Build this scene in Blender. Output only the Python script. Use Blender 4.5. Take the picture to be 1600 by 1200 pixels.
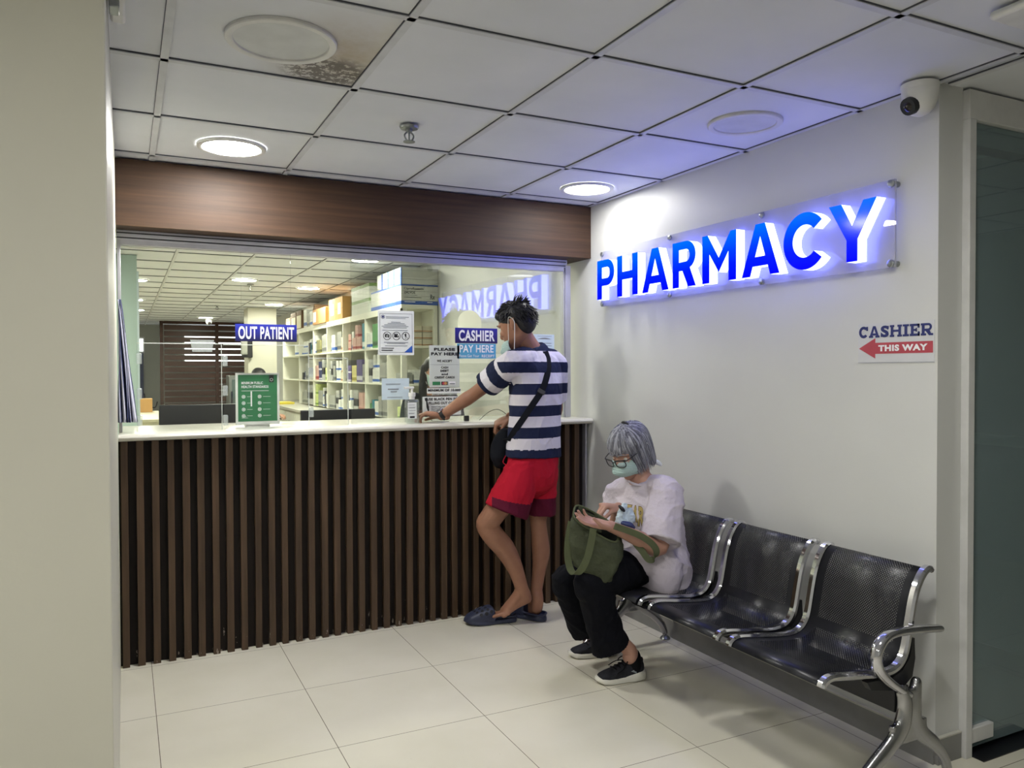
import bpy, bmesh, math, random
from math import sin, cos, pi, radians, sqrt
from mathutils import Vector as V, Matrix, Quaternion
from mathutils.bvhtree import BVHTree
from mathutils import noise as mnoise
random.seed(7)
SC = bpy.context.scene
COL = SC.collection
for o in list(bpy.data.objects):
    bpy.data.objects.remove(o)

# ------------------------------------------------------------------ camera
FPX = 1223.845
CAM = V((-2.5731, -4.1035, 1.409))
YAW, PIT, ROL = .4592, -.0177, -.0032
_f = V((sin(YAW) * cos(PIT), cos(YAW) * cos(PIT), sin(PIT)))
_r = V((cos(YAW), -sin(YAW), 0))
_u = _r.cross(_f)
CR = _r * cos(ROL) + _u * sin(ROL)
CU = -_r * sin(ROL) + _u * cos(ROL)
CF = _f
cd = bpy.data.cameras.new('camera')
cam = bpy.data.objects.new('camera', cd)
COL.objects.link(cam)
cd.sensor_fit = 'HORIZONTAL'
cd.sensor_width = 36
cd.lens = 36 * FPX / 1600
cd.clip_start = .05
m = Matrix((CR, CU, -CF)).transposed().to_4x4()
m.translation = CAM
cam.matrix_world = m
SC.camera = cam

# ------------------------------------------------------------------ world, exposure
SC.view_settings.view_transform = 'Standard'
SC.view_settings.look = 'None'
SC.view_settings.gamma = 1
SC.view_settings.use_curve_mapping = False
SC.view_settings.exposure = 0
w = bpy.data.worlds.new('world')
SC.world = w
w.use_nodes = True
w.node_tree.nodes['Background'].inputs[0].default_value = (.9, .95, 1, 1)
w.node_tree.nodes['Background'].inputs[1].default_value = .03
HALL_LAMP = 162.0       # radiance of the lit downlight diffusers in the hall
ROOM_LAMP = 190.0       # and in the pharmacy
H = 2.4105             # ceiling height


def at(u, v, d):
    """a point of the place seen at pixel (u, v) of the photograph, d metres deep"""
    return CAM + CR * ((u - 800) / FPX * d) - CU * ((v - 600) / FPX * d) + CF * d


# ------------------------------------------------------------------ materials
def lin(c):
    return tuple((x / 255 / 12.92 if x / 255 <= .04045 else ((x / 255 + .055) / 1.055) ** 2.4) for x in c)


class NT:
    def __init__(s, name):
        s.m = bpy.data.materials.new(name)
        s.m.use_nodes = True
        s.t = s.m.node_tree
        s.n = s.t.nodes
        s.n.clear()
        s.out = s.n.new('ShaderNodeOutputMaterial')

    def add(s, typ, **kw):
        n = s.n.new('ShaderNode' + typ)
        for k, v in kw.items():
            if k.startswith('i_'):
                key = k[2:]
                key = int(key) if key.isdigit() else key.replace('_', ' ')
                s.set(n.inputs[key], v)
            else:
                setattr(n, k, v)
        return n

    def set(s, sock, v):
        if isinstance(v, bpy.types.NodeSocket):
            s.t.links.new(v, sock)
        elif isinstance(v, (tuple, list)) and len(v) == 3 and sock.type == 'RGBA':
            sock.default_value = (*v, 1)
        else:
            sock.default_value = v

    def math(s, op, a, b=0.0, c=None):
        n = s.add('Math', operation=op)
        s.set(n.inputs[0], a)
        s.set(n.inputs[1], b)
        if c is not None:
            s.set(n.inputs[2], c)
        return n.outputs[0]

    def mix(s, f, a, b):
        n = s.add('Mix', data_type='RGBA')
        s.set(n.inputs[0], f)
        s.set(n.inputs[6], a)
        s.set(n.inputs[7], b)
        return n.outputs[2]

    def coord(s):
        return s.add('TexCoord').outputs['Object']

    def noise(s, scale=5, detail=3, vec=None, stretch=None, rough=.5):
        vec = vec or s.coord()
        if stretch:
            mp = s.add('Mapping')
            s.set(mp.inputs['Vector'], vec)
            mp.inputs['Scale'].default_value = stretch
            vec = mp.outputs[0]
        n = s.add('TexNoise')
        s.set(n.inputs['Vector'], vec)
        n.inputs['Scale'].default_value = scale
        n.inputs['Detail'].default_value = detail
        n.inputs['Roughness'].default_value = rough
        return n.outputs['Fac']

    def ramp(s, fac, stops, interp='LINEAR'):
        n = s.add('ValToRGB')
        n.color_ramp.interpolation = interp
        e = n.color_ramp.elements
        while len(e) < len(stops):
            e.new(.5)
        for i, (p, c) in enumerate(stops):
            e[i].position = p
            e[i].color = (*c, 1) if len(c) == 3 else c
        s.set(n.inputs[0], fac)
        return n.outputs[0]

    def bsdf(s, color=(.5, .5, .5), rough=.5, metal=0, spec=.5, bump=None, bump_str=.3, bump_dist=.002, **kw):
        p = s.add('BsdfPrincipled')
        s.set(p.inputs['Base Color'], color)
        s.set(p.inputs['Roughness'], rough)
        s.set(p.inputs['Metallic'], metal)
        s.set(p.inputs['Specular IOR Level'], spec)
        if bump is not None:
            b = s.add('Bump')
            b.inputs['Strength'].default_value = bump_str
            b.inputs['Distance'].default_value = bump_dist
            s.set(b.inputs['Height'], bump)
            s.t.links.new(b.outputs[0], p.inputs['Normal'])
        for k, v in kw.items():
            s.set(p.inputs[k.replace('_', ' ')], v)
        return p.outputs[0]

    def done(s, sh):
        s.t.links.new(sh, s.out.inputs['Surface'])
        return s.m


MAT = {}


def plain(name, c, rough=.5, metal=0, spec=.5, var=.06, scale=14, bump=0.0, **kw):
    """a plain surface with a little procedural mottling"""
    if name in MAT:
        return MAT[name]
    t = NT(name)
    c = lin(c)
    f = t.noise(scale, 3)
    lo = tuple(x * (1 - var) for x in c)
    hi = tuple(min(1, x * (1 + var)) for x in c)
    col = t.ramp(f, [(.3, lo), (.7, hi)])
    MAT[name] = t.done(t.bsdf(col, rough, metal, spec, bump=f if bump else None, bump_str=bump, **kw))
    return MAT[name]


def emis(name, c, strength):
    t = NT(name)
    e = t.add('Emission')
    e.inputs[0].default_value = (*c, 1)
    e.inputs[1].default_value = strength
    MAT[name] = t.done(e.outputs[0])
    return MAT[name]


def pane_mat(name, tint=(1, 1, 1), body=0.0, body_col=(.6, .65, .65), f0=.04, rough=.0):
    """a thin see-through sheet: clear, mirror-like at glancing angles"""
    t = NT(name)
    lw = t.add('LayerWeight')
    lw.inputs[0].default_value = .5
    p5 = t.math('POWER', lw.outputs['Facing'], 4.0)
    fac = t.math('MULTIPLY_ADD', p5, 1 - f0, f0)
    tr = t.add('BsdfTransparent')
    tr.inputs[0].default_value = (*tint, 1)
    gl = t.add('BsdfGlossy')
    gl.inputs['Roughness'].default_value = rough
    base = tr.outputs[0]
    if body:
        df = t.add('BsdfDiffuse')
        df.inputs[0].default_value = (*body_col, 1)
        mx = t.add('MixShader')
        mx.inputs[0].default_value = body
        t.t.links.new(tr.outputs[0], mx.inputs[1])
        t.t.links.new(df.outputs[0], mx.inputs[2])
        base = mx.outputs[0]
    mx = t.add('MixShader')
    t.set(mx.inputs[0], fac)
    t.t.links.new(base, mx.inputs[1])
    t.t.links.new(gl.outputs[0], mx.inputs[2])
    MAT[name] = t.done(mx.outputs[0])
    return MAT[name]


def wall_paint(name, c, rough=.42, spec=.35):
    t = NT(name)
    c = lin(c)
    f = t.noise(1.6, 4)
    g = t.noise(34, 3)
    col = t.ramp(f, [(.3, tuple(x * .95 for x in c)), (.7, c)])
    MAT[name] = t.done(t.bsdf(col, rough, 0, spec, bump=t.math('MULTIPLY_ADD', f, 6.0, g), bump_str=.14, bump_dist=.0025))
    return MAT[name]


def wood(name, c1, c2, stretch, rough=.4, spec=.4, scale=3.0, wear=False):
    t = NT(name)
    f = t.noise(scale, 6, stretch=stretch, rough=.62)
    c = t.ramp(f, [(.28, lin(c1)), (.55, tuple((a + b) / 2 for a, b in zip(lin(c1), lin(c2)))), (.75, lin(c2))])
    if wear:    # pale chips and scuffs near the floor
        sp = t.add('SeparateXYZ')
        t.set(sp.inputs[0], t.coord())
        low = t.math('SUBTRACT', 1.0, t.math('MULTIPLY', sp.outputs[2], 8.0))
        nz = t.noise(55, 4, stretch=(1, 1, .35))
        k = t.math('GREATER_THAN', t.math('MULTIPLY_ADD', low, .10, nz), .745)
        c = t.mix(k, c, lin((150, 140, 128)))
    MAT[name] = t.done(t.bsdf(c, rough, 0, spec, bump=f, bump_str=.25, bump_dist=.002))
    return MAT[name]


def cloth(name, c, var=.12, wr=.5, wscale=9, rough=.9, stretch=None):
    t = NT(name)
    c = lin(c)
    f = t.noise(wscale, 4, stretch=stretch)
    g = t.noise(260, 2)
    col = t.ramp(f, [(.3, tuple(x * (1 - var) for x in c)), (.7, tuple(min(1, x * (1 + var * .4)) for x in c))])
    MAT[name] = t.done(t.bsdf(col, rough, 0, .15, bump=t.math('MULTIPLY_ADD', f, 5.0, t.math('MULTIPLY', g, .15)),
                              bump_str=wr, bump_dist=.006))
    return MAT[name]


def pattern_cloth(name, stops, wr=.45, wscale=11, rough=.88):
    """bands of colour read from the cloth's own 'band' attribute (0..1)"""
    t = NT(name)
    a = t.add('Attribute', attribute_name='band').outputs['Fac']
    col = t.ramp(a, [(p, lin(c)) for p, c in stops], 'CONSTANT')
    f = t.noise(wscale, 4)
    g = t.noise(260, 2)
    MAT[name] = t.done(t.bsdf(col, rough, 0, .15, bump=t.math('MULTIPLY_ADD', f, 5.0, t.math('MULTIPLY', g, .15)),
                              bump_str=wr, bump_dist=.006))
    return MAT[name]


def skin(name, c, var=.1):
    t = NT(name)
    c = lin(c)
    f = t.noise(22, 4)
    col = t.ramp(f, [(.3, (c[0] * (1 - var), c[1] * (1 - var * 1.3), c[2] * (1 - var * 1.3))), (.7, c)])
    MAT[name] = t.done(t.bsdf(col, .5, 0, .35, bump=t.noise(160, 3), bump_str=.12, bump_dist=.001,
                              Subsurface_Weight=.0))
    return MAT[name]


def floor_mat():
    t = NT('cream floor tiles')
    sp = t.add('SeparateXYZ')
    t.set(sp.inputs[0], t.coord())

    def dist(sock, off):
        a = t.math('FRACT', t.math('DIVIDE', t.math('SUBTRACT', sock, off), .6))
        return t.math('MINIMUM', a, t.math('SUBTRACT', 1.0, a))
    dx = dist(sp.outputs[0], -.6719 - 12)
    dy = dist(sp.outputs[1], -.6091 - 12)
    g = t.math('LESS_THAN', t.math('MINIMUM', dx, dy), .0022)
    f = t.noise(2.2, 4)
    s2 = t.noise(30, 3)
    c1, c2 = lin((218, 214, 196)), lin((225, 221, 205))
    col = t.ramp(f, [(.35, c1), (.65, c2)])
    spot = t.math('GREATER_THAN', s2, .79)
    col = t.mix(t.math('MULTIPLY', spot, .35), col, lin((120, 112, 95)))
    col = t.mix(g, col, lin((112, 104, 92)))
    rg = t.math('MULTIPLY_ADD', f, .12, .16)
    MAT['floor'] = t.done(t.bsdf(col, rg, 0, .38, bump=t.math('SUBTRACT', 1.0, g), bump_str=.2, bump_dist=.001))
    return MAT['floor']


def ceil_mat():
    """white ceiling boards; one board carries a brown and grey water stain beside its lamp"""
    t = NT('ceiling boards')
    co = t.coord()
    f = t.noise(3, 3)
    col = t.ramp(f, [(.3, lin((208, 211, 216))), (.7, lin((217, 219, 224)))])
    sp = t.add('SeparateXYZ')
    t.set(sp.inputs[0], co)

    def blob(cx, cy, rx, ry):
        a = t.math('DIVIDE', t.math('SUBTRACT', sp.outputs[0], cx), rx)
        b = t.math('DIVIDE', t.math('SUBTRACT', sp.outputs[1], cy), ry)
        d = t.math('SQRT', t.math('ADD', t.math('MULTIPLY', a, a), t.math('MULTIPLY', b, b)))
        return t.math('MAXIMUM', t.math('SUBTRACT', 1.0, d), 0.0)

    def inside():
        x = t.math('MULTIPLY', t.math('GREATER_THAN', sp.outputs[0], -2.437), t.math('LESS_THAN', sp.outputs[0], -1.843))
        y = t.math('MULTIPLY', t.math('GREATER_THAN', sp.outputs[1], -1.95), t.math('LESS_THAN', sp.outputs[1], -1.355))
        return t.math('MULTIPLY', x, y)
    ins = inside()
    n1 = t.noise(9, 5, rough=.65)
    n2 = t.noise(38, 6, rough=.7)
    yb = t.math('MULTIPLY', blob(-1.93, -1.58, .30, .42), t.math('MULTIPLY_ADD', n1, 1.6, .2))
    yb = t.math('MINIMUM', t.math('MULTIPLY', yb, ins), 1.0)
    col = t.mix(t.math('MULTIPLY', yb, .75), col, lin((166, 150, 118)))
    gb = t.math('MULTIPLY', blob(-1.95, -1.45, .17, .15), 1.8)
    gk = t.math('MINIMUM', t.math('MULTIPLY', gb, t.math('MULTIPLY', t.math('GREATER_THAN', n2, .47), 1.1)), .8)
    col = t.mix(t.math('MULTIPLY', gk, ins), col, lin((88, 82, 76)))
    MAT['ceiling'] = t.done(t.bsdf(col, .75, 0, .25, bump=t.noise(120, 2), bump_str=.08, bump_dist=.001))
    return MAT['ceiling']


def perforated():
    """black powder-coated sheet with staggered round holes inside a plain border (u, v in metres)"""
    t = NT('perforated black steel')
    uv = t.add('UVMap').outputs[0]
    sp = t.add('SeparateXYZ')
    t.set(sp.inputs[0], uv)
    u, v = sp.outputs[0], sp.outputs[1]
    p = .0104

    def cell(off):
        a = t.math('SUBTRACT', t.math('FRACT', t.math('ADD', t.math('DIVIDE', u, p), off)), .5)
        b = t.math('SUBTRACT', t.math('FRACT', t.math('ADD', t.math('DIVIDE', v, p), off)), .5)
        return t.math('ADD', t.math('MULTIPLY', a, a), t.math('MULTIPLY', b, b))
    d = t.math('MINIMUM', cell(0.0), cell(.5))
    hole = t.math('LESS_THAN', d, .052)

    def band(x, a, b):
        return t.math('MULTIPLY', t.math('GREATER_THAN', x, a), t.math('LESS_THAN', x, b))
    zone = t.math('MULTIPLY', t.math('ADD', band(u, .075, .395), band(u, .435, .735)), band(v, .045, .375))
    hole = t.math('MULTIPLY', hole, zone)
    b = t.bsdf(lin((27, 28, 34)), .34, .25, .5)
    tr = t.add('BsdfTransparent')
    mx = t.add('MixShader')
    t.set(mx.inputs[0], hole)
    t.t.links.new(b, mx.inputs[1])
    t.t.links.new(tr.outputs[0], mx.inputs[2])
    MAT['perf'] = t.done(mx.outputs[0])
    return MAT['perf']


def blue_face():
    """lit blue acrylic letter face, printed lighter blue towards its top"""
    t = NT('lit blue letter face')
    sp = t.add('SeparateXYZ')
    t.set(sp.inputs[0], t.coord())
    g = t.math('DIVIDE', t.math('SUBTRACT', sp.outputs[2], 1.815), .23)
    col = t.ramp(g, [(.0, (.0, .0, 1.0)), (.35, (.0, .004, 1.0)), (.6, (.0, .018, 1.0)), (1.0, (.0, .062, 1.0))])
    e = t.add('Emission')
    t.set(e.inputs[0], col)
    e.inputs[1].default_value = 2.8
    gl = t.add('BsdfGlossy')
    gl.inputs['Roughness'].default_value = .1
    mx = t.add('MixShader')
    mx.inputs[0].default_value = .012
    t.t.links.new(e.outputs[0], mx.inputs[1])
    t.t.links.new(gl.outputs[0], mx.inputs[2])
    MAT['blue'] = t.done(mx.outputs[0])


def hair_mat(name, stops, scale=60, rough=.5, stretch=(1, 1, .15)):
    t = NT(name)
    oi = t.add('NewGeometry').outputs['Random Per Island']
    f = t.noise(scale, 4, stretch=stretch)
    k = t.math('MULTIPLY_ADD', oi, .55, t.math('MULTIPLY', f, .5))
    col = t.ramp(k, [(p, lin(c)) for p, c in stops])
    MAT[name] = t.done(t.bsdf(col, rough, 0, .45, bump=f, bump_str=.6, bump_dist=.003))
    return MAT[name]


floor_mat()
ceil_mat()
perforated()
blue_face()
wall_paint('wall', (204, 205, 202))
wall_paint('wall_cream', (206, 204, 190))
wall_paint('wall_gray', (172, 174, 170))
wall_paint('teal', (178, 200, 197))
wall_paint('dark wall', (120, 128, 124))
wood('fascia wood', (46, 32, 22), (82, 58, 40), (.35, 3, 9), rough=.58, spec=.36)
wood('slat wood', (60, 46, 34), (98, 77, 58), (8, 3, .45), rough=.42, spec=.35, wear=True)
wood('slat back', (22, 17, 15), (38, 29, 25), (6, 3, .5), rough=.55, spec=.25, wear=True)
wood('louvre wood', (44, 26, 20), (78, 47, 36), (.4, 3, 8), rough=.45)
plain('tee bar', (196, 198, 202), .5, 0, .4)
plain('grid gap shade', (70, 72, 80), .7)
plain('aluminium', (188, 188, 196), .38, .6)
plain('white metal', (206, 206, 204), .4, 0, .5)
plain('baseboard', (136, 136, 134), .45, .15)
plain('baseboard cap', (190, 188, 178), .45)
plain('counter white', (208, 206, 196), .22, 0, .5, var=.03)
plain('shelf white', (224, 224, 212), .4, 0, .4, var=.03)
plain('chrome', (205, 205, 210), .09, 1.0, var=.02)
plain('cast aluminium', (168, 168, 170), .2, 1.0, var=.05)
plain('black steel', (24, 25, 30), .35, .2)
plain('black plastic', (22, 23, 27), .45)
plain('dark gray plastic', (44, 47, 52), .5)
plain('white plastic', (222, 222, 218), .4)
plain('paper', (226, 230, 228), .7, var=.02)
plain('paper gray', (196, 202, 196), .7, var=.02)
plain('pale blue paper', (196, 212, 220), .6, var=.03)
plain('ink', (26, 26, 30), .7)
plain('ink navy', (40, 48, 104), .7)
plain('ink gray', (128, 134, 138), .7)
plain('white ink', (236, 236, 238), .6, var=.02)
plain('arrow red', (176, 66, 78), .6)
plain('poster green', (44, 118, 74), .55)
plain('sticker', (200, 201, 203), .5, var=.02)
plain('sign blue', (84, 158, 196), .45)
plain('carton', (196, 152, 92), .75)
plain('carton dark', (108, 84, 62), .8)
plain('pack white', (196, 198, 194), .45)
plain('pack blue', (40, 88, 178), .45)
plain('pack green', (96, 128, 70), .5)
plain('lime pack', (190, 204, 120), .5)
plain('violet pack', (78, 66, 120), .5)
plain('navy pack', (44, 56, 104), .5)
plain('teal pack', (34, 126, 150), .5)
plain('green pack', (58, 132, 62), .5)
plain('cream pack', (214, 208, 182), .5)
plain('gray pack', (150, 152, 146), .55)
plain('pink pack', (196, 148, 140), .55)
plain('silver pack', (176, 180, 178), .3, .3)
plain('yellow pack', (226, 206, 70), .5)
plain('orange pack', (186, 136, 84), .5)
plain('steel', (150, 154, 154), .3, .8)
emis('lamp hall', (1.0, .985, .94), HALL_LAMP)
emis('lamp corner', (1.0, .985, .94), HALL_LAMP * .33)
emis('lamp room', (1.0, 1.0, .80), ROOM_LAMP)
emis('sky light', (.95, 1.0, .98), 3.0)
emis('letter side', (.20, .23, 1.0), 8.0)
plain('lamp off', (196, 198, 198), .5)
pane_mat('window glass', (.97, .985, .975), f0=.15)
pane_mat('acrylic', (.975, .985, .98), f0=.05)
pane_mat('acrylic clip', (.9, .93, .92), body=.3, body_col=(.75, .8, .78), f0=.12)
pane_mat('sign sheet', (.92, .93, 1.0), body=.42, body_col=(.54, .54, .58), f0=.06)
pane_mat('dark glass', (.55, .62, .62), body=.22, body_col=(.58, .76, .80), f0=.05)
pane_mat('clear bottle', (.9, .94, .93), body=.12, f0=.12)
pane_mat('lens', (.9, .9, .93), f0=.1)
skin('skin man', (152, 110, 88))
skin('skin woman', (184, 142, 124))
skin('skin staff', (170, 128, 104))
cloth('black trousers', (11, 12, 19), wscale=8)
cloth('black top', (24, 25, 30))
cloth('navy top', (52, 62, 84))
cloth('lavender tee', (204, 196, 206), var=.08, wr=.9, wscale=9)
cloth('tote', (72, 77, 60), var=.25, wr=.8, wscale=12)
cloth('tote strap', (88, 94, 70), var=.15)
cloth('tote inside', (24, 26, 24))
cloth('mask blue', (180, 206, 204), var=.06, wr=.5, wscale=30, stretch=(1, 1, 8))
cloth('mask strap', (226, 226, 222))
cloth('bag nylon', (22, 24, 30), wr=.5)
cloth('strap nylon', (24, 26, 32), wr=.2)
cloth('shoe mesh', (44, 45, 50), wr=.4, wscale=40)
cloth('shoe black', (18, 18, 22), wr=.3)
plain('shoe sole', (214, 212, 202), .6)
plain('clog rubber', (46, 51, 74), .5, bump=.1)
plain('clog hole', (14, 15, 22), .7)
plain('nail', (206, 166, 150), .35)
plain('eye white', (210, 206, 200), .3)
plain('eye dark', (26, 18, 16), .2)
plain('gold print', (176, 156, 92), .6)
plain('brown line', (110, 92, 60), .6)
pattern_cloth('striped cotton', [(0, (34, 40, 66)), (.5, (212, 208, 216))])
pattern_cloth('red shorts', [(0, (176, 26, 46)), (.5, (88, 22, 44))], wscale=8)
pattern_cloth('striped drape', [(0, (54, 60, 96)), (.22, (176, 178, 200)), (.36, (62, 68, 104)), (.6, (190, 190, 212)), (.85, (206, 206, 222))])
hair_mat('black hair', [(.1, (10, 10, 13)), (.6, (24, 24, 30)), (.95, (52, 52, 62))])
hair_mat('gray hair', [(.12, (54, 55, 64)), (.45, (104, 105, 116)), (.9, (180, 182, 192))])


# ------------------------------------------------------------------ mesh helpers
class MB:
    def __init__(s):
        s.v, s.f, s.mi, s.uv = [], [], [], None

    def add(s, vs, fs, mi=0):
        b = len(s.v)
        s.v += [tuple(v) for v in vs]
        s.f += [tuple(i + b for i in f) for f in fs]
        s.mi += [mi] * len(fs)
        return s

    def box(s, x0, x1, y0, y1, z0, z1, mi=0):
        vs = [(x, y, z) for x in (x0, x1) for y in (y0, y1) for z in (z0, z1)]
        return s.add(vs, [(0, 1, 3, 2), (4, 6, 7, 5), (0, 4, 5, 1), (2, 3, 7, 6), (0, 2, 6, 4), (1, 5, 7, 3)], mi)

    def obox(s, c, ax, ay, az, hx, hy, hz, mi=0):
        c, ax, ay, az = V(c), V(ax), V(ay), V(az)
        vs = [c + ax * (hx * i) + ay * (hy * j) + az * (hz * k) for i in (-1, 1) for j in (-1, 1) for k in (-1, 1)]
        return s.add(vs, [(0, 1, 3, 2), (4, 6, 7, 5), (0, 4, 5, 1), (2, 3, 7, 6), (0, 2, 6, 4), (1, 5, 7, 3)], mi)

    def rings(s, rings, cap0=True, cap1=True, closed=True, mi=0):
        n = len(rings[0])
        vs = [p for r in rings for p in r]
        fs = []
        for i in range(len(rings) - 1):
            for j in range(n if closed else n - 1):
                a, b = i * n + j, i * n + (j + 1) % n
                fs.append((a, b, b + n, a + n))
        if cap0 and closed:
            fs.append(tuple(range(n - 1, -1, -1)))
        if cap1 and closed:
            k = (len(rings) - 1) * n
            fs.append(tuple(range(k, k + n)))
        return s.add(vs, fs, mi)

    def cyl(s, p0, p1, r0, r1=None, n=20, mi=0, caps=True):
        p0, p1 = V(p0), V(p1)
        r1 = r0 if r1 is None else r1
        a, b = frame(p1 - p0)
        R = [[p + (a * cos(2 * pi * k / n) + b * sin(2 * pi * k / n)) * r for k in range(n)] for p, r in ((p0, r0), (p1, r1))]
        return s.rings(R, caps, caps, mi=mi)

    def lathe(s, c, prof, axis=(0, 0, 1), n=28, mi=0, cap0=True, cap1=True):
        c, axis = V(c), V(axis).normalized()
        a, b = frame(axis)
        R = [[c + axis * h + (a * cos(2 * pi * k / n) + b * sin(2 * pi * k / n)) * max(r, 1e-5) for k in range(n)] for r, h in prof]
        return s.rings(R, cap0, cap1, mi=mi)

    def tube(s, pts, r, n=10, mi=0, ref=None, flat=None, sub=1):
        """round tube (r may be a list); flat=(w, h) gives a strap w wide along ref"""
        pts = [V(p) for p in pts]
        rs = r if isinstance(r, (list, tuple)) else [r] * len(pts)
        if sub > 1:
            pts, rs = spline(pts, rs, sub)
        R = []
        a = V(ref) if ref is not None else None
        for i, p in enumerate(pts):
            t = (pts[min(i + 1, len(pts) - 1)] - pts[max(i - 1, 0)]).normalized()
            if a is None:
                a, _ = frame(t)
            a = (a - t * a.dot(t)).normalized() if ref is None else (V(ref) - t * V(ref).dot(t)).normalized()
            b = t.cross(a)
            if flat:
                w_, h_ = flat
                R.append([p + a * (x * w_ / 2) + b * (y * h_ / 2) for x, y in ((-1, -1), (1, -1), (1, 1), (-1, 1))])
            else:
                R.append([p + (a * cos(2 * pi * k / n) + b * sin(2 * pi * k / n)) * rs[i] for k in range(n)])
        return s.rings(R, mi=mi)

    def prism(s, poly, o, ux, uy, d, mi=0):
        o, ux, uy, d = V(o), V(ux), V(uy), V(d)
        a = [o + ux * x + uy * y for x, y in poly]
        n = len(a)
        vs = a + [p + d for p in a]
        fs = [tuple(range(n - 1, -1, -1)), tuple(range(n, 2 * n))] + [(i, (i + 1) % n, (i + 1) % n + n, i + n) for i in range(n)]
        return s.add(vs, fs, mi)

    def sphere(s, c, rx, ry=None, rz=None, axes=None, n=20, m=12, mi=0):
        c = V(c)
        ry = rx if ry is None else ry
        rz = rx if rz is None else rz
        ax = axes or (V((1, 0, 0)), V((0, 1, 0)), V((0, 0, 1)))
        R = []
        for i in range(m + 1):
            th = pi * i / m
            k = max(sin(th), 1e-3)
            R.append([c + ax[0] * (rx * k * cos(2 * pi * j / n)) + ax[1] * (ry * k * sin(2 * pi * j / n)) - ax[2] * (rz * cos(th)) for j in range(n)])
        return s.rings(R, mi=mi)

    def loft(s, pts, rad, ref=None, n=16, sub=4, caps=(1, 1), mi=0):
        """a closed limb: rad items are r or (r along ref, r across)"""
        pts = [V(p) for p in pts]
        ra = [(q, q) if not isinstance(q, (tuple, list)) else q for q in rad]
        P, A = spline(pts, [q[0] for q in ra], sub)
        _, B = spline(pts, [q[1] for q in ra], sub)
        T = [(P[min(i + 1, len(P) - 1)] - P[max(i - 1, 0)]).normalized() for i in range(len(P))]
        if caps[0]:
            P, A, B, T = capend(P, A, B, T, 0)
        if caps[1]:
            P, A, B, T = capend(P, A, B, T, 1)
        R = []
        a = V(ref) if ref is not None else frame(T[0])[0]
        for p, ra_, rb_, t in zip(P, A, B, T):
            base = V(ref) if ref is not None else a
            a = (base - t * base.dot(t)).normalized()
            b = t.cross(a)
            R.append([p + a * (ra_ * cos(2 * pi * k / n)) + b * (rb_ * sin(2 * pi * k / n)) for k in range(n)])
        return s.rings(R, mi=mi)

    def build(s, name, mats, parent=None, smooth=40, bevel=0, seg=2, uv=None):
        me = bpy.data.meshes.new(name)
        me.from_pydata([tuple(v) for v in s.v], [], s.f)
        if not isinstance(mats, (list, tuple)):
            mats = [mats]
        for m_ in mats:
            me.materials.append(MAT[m_] if isinstance(m_, str) else m_)
        if len(mats) > 1:
            me.polygons.foreach_set('material_index', s.mi)
        bm = bmesh.new()
        bm.from_mesh(me)
        bmesh.ops.recalc_face_normals(bm, faces=bm.faces)
        bm.to_mesh(me)
        bm.free()
        return finish(name, me, parent, smooth, bevel, seg)


def finish(name, me, parent=None, smooth=40, bevel=0, seg=2):
    if smooth:
        me.shade_smooth()
        me.set_sharp_from_angle(angle=radians(smooth))
    o = bpy.data.objects.new(name, me)
    COL.objects.link(o)
    if bevel:
        b = o.modifiers.new('bevel', 'BEVEL')
        b.width = bevel
        b.segments = seg
        b.limit_method = 'ANGLE'
        b.angle_limit = radians(50)
    if parent is not None:
        own(o, parent)
    return o


def abs_loc(o):
    p = V(o.location)
    return p


def own(o, parent):
    """parent o, keeping it where it was made"""
    o.parent = parent
    o.matrix_parent_inverse = Matrix.Translation(V(parent.get('_base', (0, 0, 0)))).inverted()
    o['_base'] = (0, 0, 0)


def frame(t):
    t = V(t).normalized()
    a = V((0, 0, 1)) if abs(t.z) < .9 else V((1, 0, 0))
    a = (a - t * a.dot(t)).normalized()
    return a, t.cross(a)


def spline(pts, rs, sub):
    if len(pts) < 3 or sub < 2:
        if len(pts) == 2 and sub > 1:
            return ([pts[0].lerp(pts[1], k / sub) for k in range(sub + 1)], [rs[0] + (rs[1] - rs[0]) * k / sub for k in range(sub + 1)])
        return pts, rs
    P, R = [], []
    n = len(pts)
    for i in range(n - 1):
        p0, p1, p2, p3 = pts[max(i - 1, 0)], pts[i], pts[i + 1], pts[min(i + 2, n - 1)]
        r0, r1, r2, r3 = rs[max(i - 1, 0)], rs[i], rs[i + 1], rs[min(i + 2, n - 1)]
        for k in range(sub):
            t = k / sub
            c = (-.5 * t + t * t - .5 * t ** 3, 1 - 2.5 * t * t + 1.5 * t ** 3, .5 * t + 2 * t * t - 1.5 * t ** 3, -.5 * t * t + .5 * t ** 3)
            P.append(p0 * c[0] + p1 * c[1] + p2 * c[2] + p3 * c[3])
            R.append(max(1e-4, r0 * c[0] + r1 * c[1] + r2 * c[2] + r3 * c[3]))
    P.append(pts[-1])
    R.append(rs[-1])
    return P, R


def capend(P, A, B, T, end):
    i = -1 if end else 0
    p, a, b, t = P[i], A[i], B[i], T[i]
    h = min(a, b)
    ex = []
    for th in (25, 50, 72, 86):
        k = cos(radians(th))
        ex.append((p + t * (h * sin(radians(th)) * (1 if end else -1)), a * k, b * k, t))
    if not end:
        ex = ex[::-1]
        return ([e[0] for e in ex] + P, [e[1] for e in ex] + A, [e[2] for e in ex] + B, [e[3] for e in ex] + T)
    return (P + [e[0] for e in ex], A + [e[1] for e in ex], B + [e[2] for e in ex], T + [e[3] for e in ex])


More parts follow.
